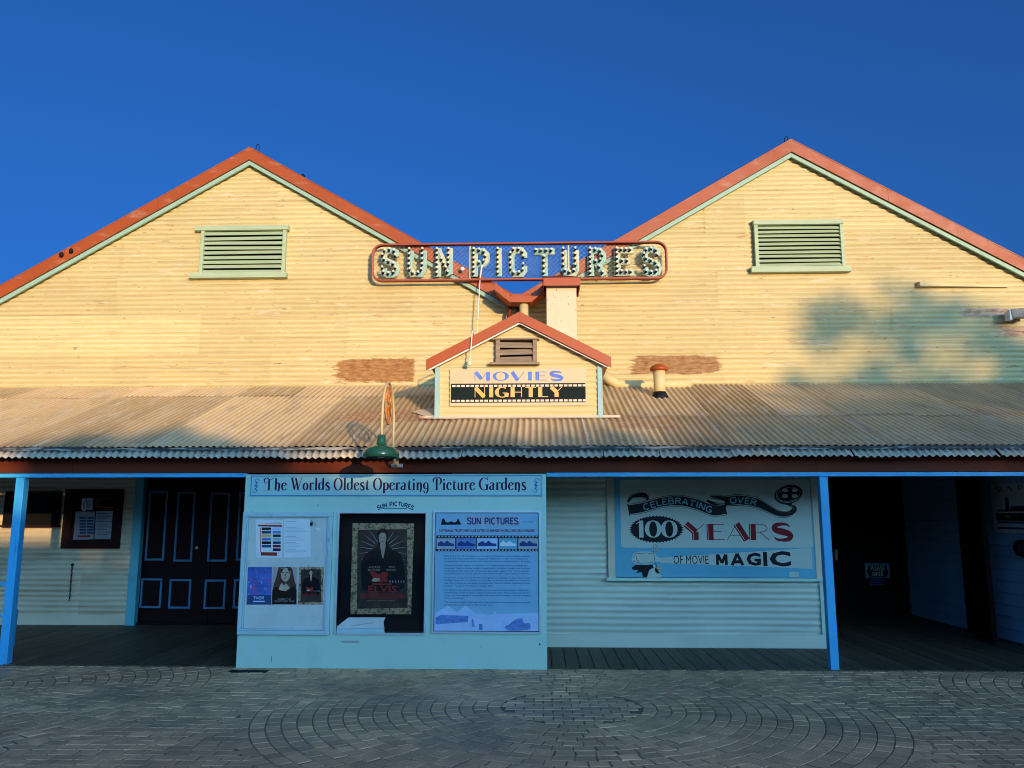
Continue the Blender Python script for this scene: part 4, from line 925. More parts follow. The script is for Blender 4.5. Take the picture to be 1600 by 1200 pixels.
# ------------------------------------------------------------------ gooseneck lamp
XLp = W(615, 700, 8.55)[0]; YS = 7.88
szb = W(597, 715.5, YS)[1]; top = W(603, 598, 8.2)[1]
gl = thing('gooseneck_lamp', (XLp, 8.9, W(620, 728, 8.9)[1]), 'green enamel gooseneck lamp with rusty scroll inside its arched cream pipe, bracketed to the fascia', 'street lamp')
pz = W(620, 727.5, 8.9)[1]; px_ = W(620.5, 728, 8.9)[0]
m = MB(); m.box(px_-.062, px_+.062, 8.885, 8.904, pz-.02, pz+.02); m.build('mounting_plate', 'galvanised', gl, bev=.002)
m = MB(); m.box(px_-.012, px_+.02, 8.86, 8.884, pz-.01, pz+.08); m.build('bracket', 'lamp_pipe', gl)
Yb_ = 8.52; Yf_ = YS; rb = (Yb_-Yf_)/2; zc = top-rb*1.25
path = [(px_, 8.88, pz), (px_-.01, 8.74, pz+.01), (XLp+.006, 8.60, pz+.06), (XLp, Yb_+.01, pz+.14), (XLp, Yb_, pz+.3), (XLp, Yb_, zc-.1)]
for k in range(13):
    t = PI*k/12; path.append((XLp, (Yb_+Yf_)/2+rb*math.cos(t), zc+rb*1.25*math.sin(t)))
path += [(XLp, Yf_, zc-.1), (XLp, Yf_, szb+.17)]
m = MB(); m.tube(path, .014, 10); m.build('pipe', 'lamp_pipe', gl, smooth=True)
m = MB(); m.lathe([(.160, .02), (.168, .0), (.176, .01), (.178, .035), (.170, .065), (.145, .092), (.105, .112), (.070, .124), (.052, .138), (.046, .16), (.043, .215), (.034, .225), (.02, .228)], (XLp, YS, szb), 32); 
sh = m.build('lamp_shade', 'lamp_green', gl, smooth=True)
m = MB(); m.lathe([(.02, .003), (.035, .012), (.03, .03), (.02, .06)], (XLp, YS, szb), 12); m.build('bulb', 'bulb_glass', gl, smooth=True)
zc2 = W(603, 634, 8.2)[1]; Yc2 = (Yb_+Yf_)/2
def ring(cy, cz, ry, rz, a0=0, a1=360, n=20, sp=0):
    return [(XLp, cy+ry*(1-sp*k/n)*math.cos(math.radians(a0+(a1-a0)*k/n)), cz+rz*(1-sp*k/n)*math.sin(math.radians(a0+(a1-a0)*k/n))) for k in range(n+1)]
m = MB(); m.tube(ring(Yc2, zc2, .16, .19), .012, 7); m.tube(ring(Yc2+.05, zc2+.08, .08, .085, 0, 400, 20, .6), .008, 6); m.tube(ring(Yc2-.06, zc2-.07, .08, .085, 180, 580, 20, .6), .008, 6)
m.tube([(XLp, Yc2-.16, zc2+.1), (XLp+.01, Yc2, zc2), (XLp, Yc2+.16, zc2-.12)], .007, 6); m.tube([(XLp, Yc2, zc2+.2), (XLp, Yc2, zc2-.19)], .006, 6)
m.build('scroll', 'rusty_iron', gl, smooth=True)

# ------------------------------------------------------------------ poster wall (kiosk)
YK = 8.885
kz1 = W(612, 741, YK)[1]
kk = thing('poster_wall', ((kx0+kx1)/2, YK+.1, 0), 'pale blue freestanding poster wall under the verandah edge between the doors and the hundred years sign', 'display wall')
hx0, hx1, hz0, hz1 = RC(527, 801, 665, 990, YK)
m = MB(); m.box(kx0, hx0, YK, YK+.04, .0, kz1); m.box(hx1, kx1, YK, YK+.04, .0, kz1); m.box(hx0, hx1, YK, YK+.04, 0, hz0); m.box(hx0, hx1, YK, YK+.04, hz1, kz1); m.build('front_panel', 'kiosk_blue', kk)
m = MB(); m.box(kx0, kx0+.04, YK+.041, YK+.3, 0, kz1); m.box(kx1-.04, kx1, YK+.041, YK+.3, 0, kz1); m.box(kx0+.04, kx1-.04, YK+.27, YK+.3, 0, kz1); m.build('side_panel', 'kiosk_blue', kk)
# header sign
Yh = YK-.012; a, b, c, d = RC(386, 741, 849, 776, Yh)
a = kx0+.05; b = kx1-.03
hs = thing('header_sign', ((a+b)/2, Yh, c), 'long light blue board lettered The Worlds Oldest Operating Picture Gardens atop the poster wall', 'sign')
m = MB(); m.box(a, b, Yh, YK-.0005, c, d); m.build('board', 'kiosk_header', hs, bev=.002)
a2, b2, c2, d2 = RC(387, 743, 847, 774.5, Yh); a2, b2 = a+.015, b-.02; t = .008
m = MB(); yy = Yh-.0012
m.rect(a2, b2, c2, c2+t, yy); m.rect(a2, b2, d2-t, d2, yy); m.rect(a2, a2+t, c2+t, d2-t, yy); m.rect(b2-t, b2, c2+t, d2-t, yy)
for s_, xc in ((1, a2+.06), (1, b2-.06)):
    zc = (c2+d2)/2
    for sg_ in (1, -1):
        sp = [(xc+sg_*(.006+.03*math.cos(t_)*(1-t_/9)), zc+sg_*(.05+.03*math.sin(t_)*(1-t_/9))) for t_ in [k*.45 for k in range(13)]]
        strip(m, sp, [.006]*len(sp), yy-.0003); strip(m, [(xc-sg_*.02, zc+sg_*.01), (xc+sg_*.012, zc+sg_*.03), (xc-sg_*.01, zc+sg_*.055)], [.004, .012, .004], yy-.0006)
    m.flat([(xc, zc+.016), (xc+.02, zc), (xc, zc-.016), (xc-.02, zc)], yy-.0009)
m.build('border', 'print_azure', hs)
a, b, c, d = RC(413, 746.5, 822, 765.5, Yh); m = MB(); lay(m, 'The Worlds Oldest Operating Picture Gardens', a, b, c, d, Yh-.0015, font=LO, H=.155, T=.045, style='nib', gap=.075); m.build('lettering', 'print_purple', hs)
# arched little logo under header
a, b, c, d = RC(590, 783, 646, 789, YK); mid = (a+b)/2; Rr = .42; c -= .02; d -= .02
m = MB(); lay(m, 'SUN PICTURES', a, b, c, d, YK-.0014, H=.26, style='const', gap=.16, path=lambda x, z: (mid+(z-c+Rr)*math.sin((x-mid)/Rr), c-Rr+(z-c+Rr)*math.cos((x-mid)/Rr)+.012))
m.build('logo', 'print_navy', kk)
m = MB(); txt(m, 'EST 1916', *[W(606, 791, YK)[0], W(606, 791.5, YK)[1]], YK-.0014, size=.016); m.build('year_lettering', 'print_navy', kk)
m = MB(); a, b, c, d = RC(598, 794, 636, 795, YK); m.rect(a, b, c, d, YK-.0014); m.build('logo_underline', 'print_navy', kk)

def frame(mb, x0, x1, z0, z1, t, y0, y1):
    mb.box(x0, x1, y0, y1, z0, z0+t); mb.box(x0, x1, y0, y1, z1-t, z1); mb.box(x0, x0+t, y0, y1, z0+t, z1-t); mb.box(x1-t, x1, y0, y1, z0+t, z1-t)
M3 = lambda zx, zy: (370+zx/5.333, 790+zy/5.333)
M4 = lambda zx, zy: (670+zx/5.714, 790+zy/5.714)
M5 = lambda zx, zy: (850+zx/3.478, 730+zy/3.478)
def Z(M, Y, pts): return [W(*M(*p), Y) for p in pts]
# left notice case
a, b, c, d = RC(375, 800, 517, 992, YK-.04)
nc = thing('notice_case', ((a+b)/2, YK, c), 'light blue framed notice case with peeling back panel on the left of the poster wall', 'notice board')
m = MB(); frame(m, a, b, c, d, .045, YK-.045, YK-.0005); frame(m, a+.046, b-.046, c+.046, d-.046, .014, YK-.036, YK-.0005); m.build('frame', 'case_frame', nc, bev=.004)
m = MB(); m.box(a+.061, b-.061, YK-.012, YK-.0007, c+.061, d-.061); m.build('back_panel', 'case_back', nc)
m = MB(); x, z = W(*M3(622, 150), YK-.03); m.box(x-.011, x+.011, YK-.04, YK-.0125, z-.02, z+.012); m.tube([(x-.007, YK-.025, z+.012), (x-.006, YK-.025, z+.026), (x+.006, YK-.025, z+.026), (x+.007, YK-.025, z+.012)], .003, 6); m.build('padlock', 'black_rubber', nc)
def sheet(M, Y, quad, name, mat, label, cat_, group=None, th=.0012, curl=.006):
    q = Z(M, Y, quad); mb = MB(); n = 6
    for j in range(n+1):
        for i_ in range(n+1):
            u, v = i_/n, j/n
            x = (q[0][0]*(1-u)+q[1][0]*u)*(1-v)+(q[3][0]*(1-u)+q[2][0]*u)*v
            z = (q[0][1]*(1-u)+q[1][1]*u)*(1-v)+(q[3][1]*(1-u)+q[2][1]*u)*v
            mb.v.append((x, Y+.0005*nz(u*4, v*4, q[0][0]*7)-0, z))
    for j in range(n):
        for i_ in range(n): mb.f.append((j*(n+1)+i_, (j+1)*(n+1)+i_, (j+1)*(n+1)+i_+1, j*(n+1)+i_+1)); mb.mi.append(0)
    t = thing(name, (q[3][0], Y, q[3][1]), label, cat_, group); mb.build('sheet', mat, t, smooth=True)
    return t
Yp = YK-.0155
ts = sheet(M3, Yp, [(160, 115), (385, 118), (378, 440), (158, 432)], 'timetable', 'paper_white', 'session timetable sheet with coloured title tiles and red bars, upper left in the notice case', 'poster')
m = MB(); m.flat(Z(M3, Yp-.002, [(175, 160), (378, 163), (377, 176), (175, 173)]), Yp-.002); m.flat(Z(M3, Yp-.002, [(200, 388), (335, 390), (335, 418), (200, 416)]), Yp-.002); m.flat(Z(M3, Yp-.002, [(196, 185), (201, 185), (200, 388), (195, 388)]), Yp-.002); m.build('red_bar', 'poster_red', ts)
tm = ['poster_dark', 'info_light', 'print_navy', 'info_photo', 'print_gold', 'poster_dark', 'info_photo', 'info_grey', 'poster_hair', 'print_navy', 'print_navy', 'sign_red', 'paper_white', 'print_purple', 'perforation', 'poster_dark']
for k in range(14):
    u0 = 208 if k % 2 == 0 else 300; v0 = 182+(k//2)*29
    m = MB(); m.flat(Z(M3, Yp-.002, [(u0, v0), (u0+(78 if k % 2 == 0 else 66), v0), (u0+(78 if k % 2 == 0 else 66), v0+22), (u0, v0+22)]), Yp-.002); m.build('title_tile', tm[k], ts)
m = MB(); x, z = W(*M3(235, 155), Yp); x2, _ = W(*M3(368, 155), Yp); txt(m, 'SUN PICTURES', x, z, Yp-.002, x1=x2, z1=z+.016); m.build('lettering', 'poster_red', ts)
ls = sheet(M3, Yp-.003, [(392, 110), (612, 115), (617, 432), (392, 437)], 'price_list', 'paper_white', 'white printed sheet in a crinkled plastic sleeve beside the session timetable', 'poster')
m = MB(); rr_ = random.Random(5)
for grp, vy in enumerate((130, 182, 255, 305, 360)):
    for r in range(1 if grp == 0 else 4):
        w_ = 90 if r == 0 else rr_.randint(120, 190); v = vy+r*11; q = Z(M3, Yp, [(405, v), (405+w_, v), (405+w_, v+(4 if r == 0 else 2)), (405, v+(4 if r == 0 else 2))]); m.flat(q, Yp-.0045)
m.build('text_lines', 'print_navy' if False else 'info_grey', ls)
pn = sheet(M3, YK-.0135, [(652, 185), (698, 190), (690, 210), (668, 205)], 'paper_scrap', 'paper_white', 'small torn white paper scrap stuck near the padlock in the notice case', 'paper')
# three small film posters
p1 = sheet(M3, Yp, [(93, 512), (293, 512), (287, 825), (80, 825)], 'space_film_poster', 'poster_space', 'small blue and pink film poster, left in the row of three in the notice case', 'poster')
m = MB(); m.flat(Z(M3, Yp, [(95, 745), (287, 745), (286, 824), (84, 824)]), Yp-.002); m.build('dark_band', 'print_navy', p1)
m = MB(); a, z = W(*M3(138, 780), Yp); b, z2 = W(*M3(228, 758), Yp); lay(m, 'THOR', a, b, z, z2, Yp-.0035, H=.22, style='const', gap=.15, ) if all(ch in UP for ch in 'THOR') else None
a, z = W(*M3(135, 803), Yp); b, z2 = W(*M3(235, 793), Yp); m.rect(a, b, z, z2, Yp-.0035); m.build('lettering', 'info_light', p1)
m = MB()
for P in ([(180, 530), (200, 530), (215, 640), (240, 745), (140, 745), (165, 640)], [(100, 640), (150, 600), (170, 660), (130, 690)], [(215, 640), (280, 600), (285, 690), (240, 720)]): m.flat(Z(M3, Yp, P), Yp-.0015-.0001*len(P))
m.build('shapes', 'poster_space', p1)
p2 = sheet(M3, Yp-.001, [(301, 512), (506, 512), (499, 825), (290, 825)], 'portrait_film_poster', 'poster_pinkish', 'small film poster of a long dark-haired woman, middle of the row of three', 'poster')
m = MB(); q = cat([(352, 514), (400, 513), (452, 514), (470, 560), (480, 620), (497, 668)], 3)+[(494, 700), (300, 700)]+cat([(310, 650), (328, 600), (338, 555), (350, 516)], 3); m.flat(Z(M3, Yp, q), Yp-.0025); m.build('hair', 'poster_brown_hair', p2); m = MB(); m.flat(Z(M3, Yp, [(293, 822), (297, 705), (330, 675), (370, 690), (405, 715), (440, 690), (475, 675), (499, 700), (498, 822)]), Yp-.003); m.build('coat', 'poster_hair', p2)
m = MB(); q = cat([(362, 530), (400, 518), (442, 530), (447, 575), (432, 615), (405, 634), (378, 615), (364, 575)], 3, True)[:-1]; m.flat(Z(M3, Yp, q), Yp-.0035); q = cat([(352, 700), (362, 665), (378, 645), (392, 668), (408, 648), (424, 662), (440, 690), (402, 708)], 3, True)[:-1]; m.flat(Z(M3, Yp, q), Yp-.0035); m.build('face_and_hands', 'poster_skin', p2)
m = MB()
for P in ([(375, 556), (396, 556), (396, 562), (375, 562)], [(411, 556), (432, 556), (432, 562), (411, 562)], [(390, 600), (416, 600), (412, 606), (394, 606)], [(404, 560), (409, 584), (400, 585)], [(362, 532), (395, 517), (372, 560), (366, 600)], [(443, 530), (420, 517), (440, 560), (444, 590)]): m.flat(Z(M3, Yp, P), Yp-.0045)
m.build('features', 'poster_hair', p2)
m = MB(); a, z = W(*M3(340, 785), Yp); b, z2 = W(*M3(450, 773), Yp); txt(m, 'WHERE THE', a, z, Yp-.0045, x1=b, z1=z2); a, z = W(*M3(315, 802), Yp); b, z2 = W(*M3(477, 790), Yp); txt(m, 'CRAWDADS SING', a, z, Yp-.0045, x1=b, z1=z2); m.build('lettering', 'poster_grey', p2)
def guitar_poster(root, M, Y, ox, oy, sx, sy, big):
    T = lambda P: [W(*M(ox+(u-0)*sx, oy+(v-0)*sy), Y) for u, v in P]   # unit square, v down
    m = MB(); m.flat(T([(.10, .07), (.90, .06), (.91, .93), (.09, .94)]), Y-.0015); m.build('backdrop', 'poster_dark', root)
    m = MB()
    for k in range(9 if big else 5):
        for s_ in (-1, 1):
            a = math.radians(12+k*(17 if big else 30)); r0, r1 = .16, .40
            c_ = (.5, .30); dx, dy = math.sin(a)*s_, -math.cos(a)
            p0 = (c_[0]+dx*r0, c_[1]+dy*r0*.7); p1 = (c_[0]+dx*r1*.95, c_[1]+dy*r1*.6)
            if big: strip(m, T([p0, p1]), [.008, .003], Y-.0020-.0001*k)
    if m.f: m.build('rays', 'poster_grey', root)
    m = MB(); q = cat([(.50, .06), (.58, .07), (.60, .13), (.58, .20), (.62, .27), (.80, .34), (.86, .50), (.86, .66), (.76, .74), (.24, .74), (.16, .62), (.16, .45), (.24, .33), (.40, .27), (.43, .20), (.41, .12), (.44, .07)], 3, True)[:-1]; m.flat(T(q), Y-.0035); m.build('jacket_and_hair', 'poster_jacket', root)
    m = MB(); m.flat(T(O_(.505, .155, .062, .078, 0, 345, 14)), Y-.0045); m.flat(T([(.47, .21), (.55, .21), (.555, .25), (.52, .38), (.50, .38), (.465, .25)]), Y-.0043)
    m.flat(T(cat([(.33, .62), (.38, .60), (.46, .605), (.45, .635), (.36, .64)], 3, True)[:-1]), Y-.0075); m.build('face_and_hand', 'poster_skin', root)
    m = MB(); m.flat(T([(.45, .125), (.455, .08), (.50, .068), (.55, .08), (.565, .13), (.54, .10), (.48, .10)]), Y-.0052)
    m.flat(T([(.468, .148), (.490, .148), (.49, .153), (.468, .153)]), Y-.0052); m.flat(T([(.52, .148), (.542, .148), (.542, .153), (.52, .153)]), Y-.0052); m.flat(T([(.488, .193), (.525, .193), (.52, .199), (.492, .199)]), Y-.0052); m.build('features', 'poster_hair', root)
    m = MB(); q = cat([(.30, .54), (.36, .525), (.44, .56), (.52, .535), (.60, .545), (.57, .60), (.60, .635), (.52, .645), (.42, .645), (.36, .60)], 3, True)[:-1]; m.flat(T(q), Y-.0062); m.build('guitar', 'poster_red', root)
    m = MB(); m.flat(T([(.60, .625), (.90, .625), (.90, .655), (.60, .655)]), Y-.0057); m.build('guitar_neck', 'print_black', root)
    m = MB()
    for k in range(6): m.flat(T([(.62+k*.045, .627), (.633+k*.045, .627), (.633+k*.045, .652), (.62+k*.045, .652)]), Y-.0062)
    m.build('frets', 'info_grey', root)
    m = MB(); a = T([(.27, .76)])[0]; b = T([(.74, .685)])[0]; 
    if big:
        txt(m, 'ELVIS', a[0], a[1], Y-.0075, x1=b[0], z1=b[1], bold=.02)
        a = T([(.34, .675)])[0]; b = T([(.66, .66)])[0]; m.rect(a[0], b[0], a[1], b[1], Y-.0073)
        for v in (.785, .805, .825):
            a = T([(.14, v)])[0]; b = T([(.86, v-.010)])[0]; n = 22
            for k in range(n): xx = a[0]+(b[0]-a[0])*k/n; m.rect(xx, xx+(b[0]-a[0])/n*random.uniform(.5, .9), a[1], b[1], Y-.0073)
    else: txt(m, 'ELVIS', a[0], a[1], Y-.0075, x1=b[0], z1=b[1])
    m.build('title', 'poster_red', root)
    if big:
        m = MB()
        for s, u0, u1, v in (('AUSTIN', .28, .46, .49), ('BUTLER', .27, .47, .52), ('TOM', .60, .70, .49), ('HANKS', .56, .72, .52)):
            a = T([(u0, v)])[0]; b = T([(u1, v-.02)])[0]; txt(m, s, a[0], a[1], Y-.0075, x1=b[0], z1=b[1])
        a = T([(.26, .855)])[0]; b = T([(.70, .845)])[0]; txt(m, 'ONLY IN CINEMAS JUNE 23', a[0], a[1], Y-.0075, x1=b[0], z1=b[1])
        m.build('small_lettering', 'poster_skin', root)
p3 = sheet(M3, Yp, [(519, 510), (726, 512), (714, 825), (509, 825)], 'guitar_film_poster', 'poster_gold', 'small dark film poster of a guitarist, right in the row of three', 'poster')
guitar_poster(p3, M3, Yp-.001, 514, 511, 207, 314, False)
# middle display case
dc = thing('display_case', ((hx0+hx1)/2, YK, hz0), 'deep black display case in the centre of the poster wall holding one large poster', 'display case')
m = MB(); frame(m, hx0-.012, hx1+.012, hz0-.012, hz1+.012, .02, YK-.022, YK-.0006); m.build('frame', 'case_silver', dc, bev=.002)
m = MB(); e = .13
m.box(hx0+.002, hx1-.002, YK+e, YK+e+.02, hz0+.002, hz1-.002); m.box(hx0+.002, hx0+.008, YK+.001, YK+e-.001, hz0+.002, hz1-.002); m.box(hx1-.008, hx1-.002, YK+.001, YK+e-.001, hz0+.002, hz1-.002); m.build('box', 'black_interior', dc)
m = MB(); m.box(hx0+.009, hx1-.009, YK+.001, YK+e-.001, hz1-.01, hz1-.002); m.build('ceiling_panel', 'print_azure', dc)
m = MB(); m.flat(Z(M3, YK+.1, [(845, 1000), (945, 925), (1250, 925), (1232, 960), (1245, 1060), (835, 1060)]), YK+.035)
o = m.build('torn_backing', 'paper_white', dc)
m = MB(); a, b, c, d = RC(*M3(835, 1022), *M3(1230, 1058), YK+.02); m.box(a, b, YK+.0012, YK+.03, c, d); m.build('shelf_strip', 'case_frame', dc)
m = MB(); a, z = W(*M3(950, 1005), YK+.03); b, z2 = W(*M3(1140, 975), YK+.03); pts = [(a+(b-a)*k/24, z+(z2-z)*k/24+.006*math.sin(k*2.1)) for k in range(25)]; strip(m, pts, [.003]*25, YK+.033); m.build('handwriting', 'poster_red', dc)
gp = sheet(M3, YK+.09, [(965, 145), (1478, 150), (1452, 905), (945, 905)], 'large_film_poster', 'poster_gold', 'large crinkled gold bordered film poster of a guitarist in the black display case', 'poster')
guitar_poster(gp, M3, YK+.088, 955, 150, 515, 755, True)
m = MB(); m.rect(hx0+.009, hx1-.009, hz0+.009, hz1-.009, YK+.004); m.build('glass_pane', 'case_glass', dc)
# information board
a, b, c, d = RC(675.5, 798, 845, 990, YK-.02)
ib = thing('information_board', ((a+b)/2, YK, c), 'blue heritage board with film strip and printed history, right on the poster wall', 'sign')
m = MB(); frame(m, a, b, c, d, .02, YK-.03, YK-.0006); m.build('frame', 'case_silver', ib, bev=.002)
m = MB(); m.box(a+.0205, b-.0205, YK-.018, YK-.0007, c+.0205, d-.0205); m.build('panel', 'info_blue', ib)
Yi = YK-.0195
m = MB(); frame(m, a+.021, b-.021, c+.021, d-.021, .006, Yi+.0003, Yi+.0014)
q = Z(M4, Yi, [(68, 266), (978, 268), (980, 408), (60, 408)]); m.flat(q, Yi); m.build('film_strip', 'print_black', ib)
m = MB()
for k in range(30):
    for v in (272, 392):
        u = 82+k*30; m.flat(Z(M4, Yi, [(u, v), (u+17, v), (u+17, v+11), (u, v+11)]), Yi-.001)
m.build('perforations', 'info_grey', ib)['kind'] = 'stuff'
for k, (u0, u1, mt) in enumerate(((70, 236, 'info_grey'), (246, 422, 'info_photo'), (430, 614, 'info_light'), (626, 790, 'sign_blue'), (800, 976, 'info_grey'))):
    m = MB(); m.flat(Z(M4, Yi, [(u0, 292), (u1, 292), (u1, 388), (u0, 388)]), Yi-.001); fo_ = m.build('old_photograph', mt, ib)
    m = MB(); um = (u0+u1)/2; m.flat(Z(M4, Yi, [(u0+10, 335), (um-40, 315), (um-15, 335), (um+10, 312), (um+40, 335), (u1-10, 340), (u1-10, 362), (u0+10, 362)]), Yi-.0018); m.build('pictured_building', 'info_print' if k != 3 else 'paper_white', fo_)
m = MB(); a1, z1_ = W(*M4(343, 165), Yi); b1, z2_ = W(*M4(798, 110), Yi); q = Z(M4, Yi, [(330, 92), (815, 98), (815, 182), (328, 182)]); m.flat(q, Yi); m.build('logo_panel', 'info_grey', ib)
m = MB(); lay(m, 'SUN PICTURES', a1, b1, z1_, z2_, Yi-.0012, H=.2, style='const', gap=.14); m.build('logo', 'info_print', ib)
m = MB()
m.flat(Z(M4, Yi, [(108, 172), (120, 120), (135, 110), (150, 145), (170, 150), (200, 140), (225, 150), (245, 145), (262, 112), (275, 140), (292, 170)]), Yi); m.build('emblem', 'print_black', ib)
m = MB(); x, z = W(*M4(95, 234), Yi); x2, z2 = W(*M4(945, 212), Yi); txt(m, 'NATIONAL TRUST HERITAGE LISTED GUINNESS WORLD RECORD HOLDER', x, z, Yi, x1=x2, z1=z2, bold=.03); m.build('red_lettering', 'sign_red', ib)
LN = ['Built at the turn of the century in the heart of Chinatown, the building originally', 'served as an Asian Emporium and Japanese Playhouse. In 1913, the building was', 'converted into what has become one of the most famous establishments in Broome.', '',
      'When Sun Pictures opened 9 December 1916, silent movies were accompanied by a', 'live pianist. Visitors enjoyed modern conveniences, including a marble soda fountain,', 'confectionery bar and a mix of cane and deck chair seating. The "picture garden"', 'quickly became the central place for entertainment and social meeting in Broome.', '',
      'It has been a long journey for this heritage listed building. Having endured tidal', 'flooding, World War II, cyclones and the surge of television and video entertainment,', 'this iconic building has survived to become the "World\'s Oldest Operating Picture', 'Gardens" - Guinness World Record Holder 2004.', '',
      'Sun Pictures has played an integral part in entertaining the people of Broome,', 'contributing to both its sense of place and identity. From 1916 to now and into the', 'future, this Sun belongs to the people of Broome. If the building could talk, imagine', 'what it would say?', '',
      'The pavement plaques illustrate a time line dedicated to the people who have given', 'of themselves to preserve this historic icon.']
m = MB(); v = 455
for s in LN:
    if s == '': v += 12; continue
    x, z = W(*M4(138, v), Yi); x2, _ = W(*M4(138+766*min(1, len(s)/79), v), Yi)
    txt(m, s, x, z, Yi, size=.0205, x1=x2, bold=.012); v += 24.3
x, z = W(*M4(845, 150), Yi); x2, _ = W(*M4(935, 150), Yi); txt(m, 'Est. 1916', x, z, Yi, size=.022, x1=x2); m.build('printed_text', 'info_print', ib)
m = MB(); m.flat(Z(M4, Yi, [(58, 960), (170, 885), (250, 955), (330, 890), (410, 960), (560, 975), (590, 945), (610, 970), (978, 955), (985, 1118), (48, 1118)]), Yi+.0006); mu = m.build('old_view', 'info_light', ib)
m = MB(); m.flat(Z(M4, Yi, [(60, 1000), (110, 975), (355, 985), (350, 1040), (60, 1060)]), Yi); m.build('pictured_shed', 'info_photo', ib)
m = MB(); m.flat(Z(M4, Yi, cat([(680, 1080), (720, 1060), (770, 1020), (830, 1008), (850, 1050), (900, 1050), (905, 1100), (860, 1110), (790, 1118), (700, 1110)], 3, True)[:-1]), Yi)
m.flat(Z(M4, Yi, O_(795, 1095, 25, 25, 0, 345, 12)), Yi-.0004); m.build('pictured_car', 'info_photo', ib)
m = MB(); m.flat(Z(M4, Yi, [(448, 1058), (480, 1058), (480, 1110), (446, 1110)]), Yi); m.build('pictured_drum', 'info_photo', ib)
m = MB(); m.flat(Z(M4, Yi, [(380, 1020), (395, 1010), (410, 1080), (385, 1080)]), Yi); m.build('pictured_person', 'info_photo', ib)
# small fixings on the wall
m = MB(); x, z = W(843.5, 1006.5, YK); m.ball((x, YK-.004, z), .009, 6); x, z = W(424, 1030, YK); m.box(x, x+.004, YK-.002, YK-.0002, z-.03, z+.03); m.build('screw', 'black_rubber', kk)

# ------------------------------------------------------------------ hundred years sign
YY = YM-.04
a, b, c, d = RC(*M5(345, 62), *M5(1505, 615), YY); b = XK-.03
yr = thing('anniversary_sign', ((a+b)/2, YY, c), 'wide painted board reading CELEBRATING OVER 100 YEARS OF MOVIE MAGIC on the corrugated wall', 'sign')
m = MB(); x1 = W(*M5(383, 300), YY)[0]; x2 = W(*M5(392, 300), YY)[0]; x3 = W(*M5(1440, 300), YY)[0]
m.box(a, x1, YM-.05, YM-.012, c+.002, d); m.box(b-.15, b, YM-.05, YM-.012, c+.002, d); m.build('side_board', 'cream_lower', yr, bev=.003)
m = MB(); a1, b1, c1, d1 = RC(*M5(350, 603), *M5(1512, 620), YY-.03); m.box(a-.03, b+.03, YM-.085, YM-.0125, c1, d1); m.build('sill', 'kiosk_blue', yr, bev=.003)
bz = d1+.006; m = MB(); m.box(x1+.002, b-.152, YM-.044, YM-.013, bz, d); m.build('board', 'sign_blue', yr)
Y1 = YM-.0455
pp = Z(M5, Y1, [(412, 78), (1440, 78), (1452, 428), (412, 437)]); A = pp[0][0]; B = b-.17; m = MB(); rp_ = rr(A, B, pp[3][1], pp[0][1]+.3, .04, 5)
rp_ = [(x, min(z, d-.01)) for x, z in rp_]
m.flat(rr(A, B, pp[3][1], d-.012, .04, 5), Y1); m.build('pale_panel', 'sign_pale', yr)
m = MB(); m.flat(Z(M5, Y1, [(632, 492), (1455, 438), (1460, 552), (632, 520)]), Y1-.0003); m.build('light_beam', 'sign_pale', yr)
K = 1/3.478
def band(mb, pts, ws, yy, k=6):
    P = cat(pts, k); n = len(P); Wd = []
    for i in range(n):
        t = i/(n-1)*(len(ws)-1); j = min(int(t), len(ws)-2); Wd.append((ws[j]+(ws[j+1]-ws[j])*(t-j)))
    R = [W(*M5(*p), Y1) for p in P]; sc = abs(W(*M5(100, 0), Y1)[0]-W(*M5(0, 0), Y1)[0])/100
    strip(mb, R, [w_*sc for w_ in Wd], yy); return P, Wd
ribs = [([(905, 160), (960, 165), (1000, 185), (975, 205), (930, 200), (885, 180)], [18, 26, 26, 22, 18, 12], -.0012),
        ([(455, 190), (480, 160), (530, 150), (560, 165), (560, 185)], [10, 22, 26, 24, 16], -.0012),
        ([(458, 232), (540, 218), (640, 190), (740, 183), (840, 205), (920, 235), (990, 228)], [62, 60, 60, 62, 64, 64, 62], -.0024),
        ([(985, 185), (1060, 178), (1150, 192), (1220, 225), (1280, 255), (1335, 252), (1362, 222), (1330, 200), (1290, 195)], [58, 60, 58, 46, 36, 28, 22, 16, 10], -.0030)]
m = MB(); mp2 = MB()
for pts, ws, o_ in ribs:
    P, Wd = band(m, pts, ws, Y1+o_)
    for s_ in (-1, 1):
        acc = 0; last = None
        for i in range(1, len(P)-1):
            d_ = Vector(P[i+1])-Vector(P[i-1]); d_.normalize(); n_ = Vector((-d_.y, d_.x))*s_*(Wd[i]/2-4); c_ = Vector(P[i])+n_
            for off in (-.25, .25):
                cc = c_+d_*((Vector(P[i+1])-Vector(P[i])).length*off*1.0)
                if Wd[i] > 18: mp2.flat([W(*M5(*(cc+d_*e1*3.2+Vector((-d_.y, d_.x))*e2*1.6)), Y1) for e1, e2 in ((-1.4, -1.5), (1.4, -1.5), (1.4, 1.5), (-1.4, 1.5))], Y1+o_-.0006)
m.build('film_ribbon', 'print_black', yr); mp2.build('perforations', 'sign_pale', yr)['kind'] = 'stuff'
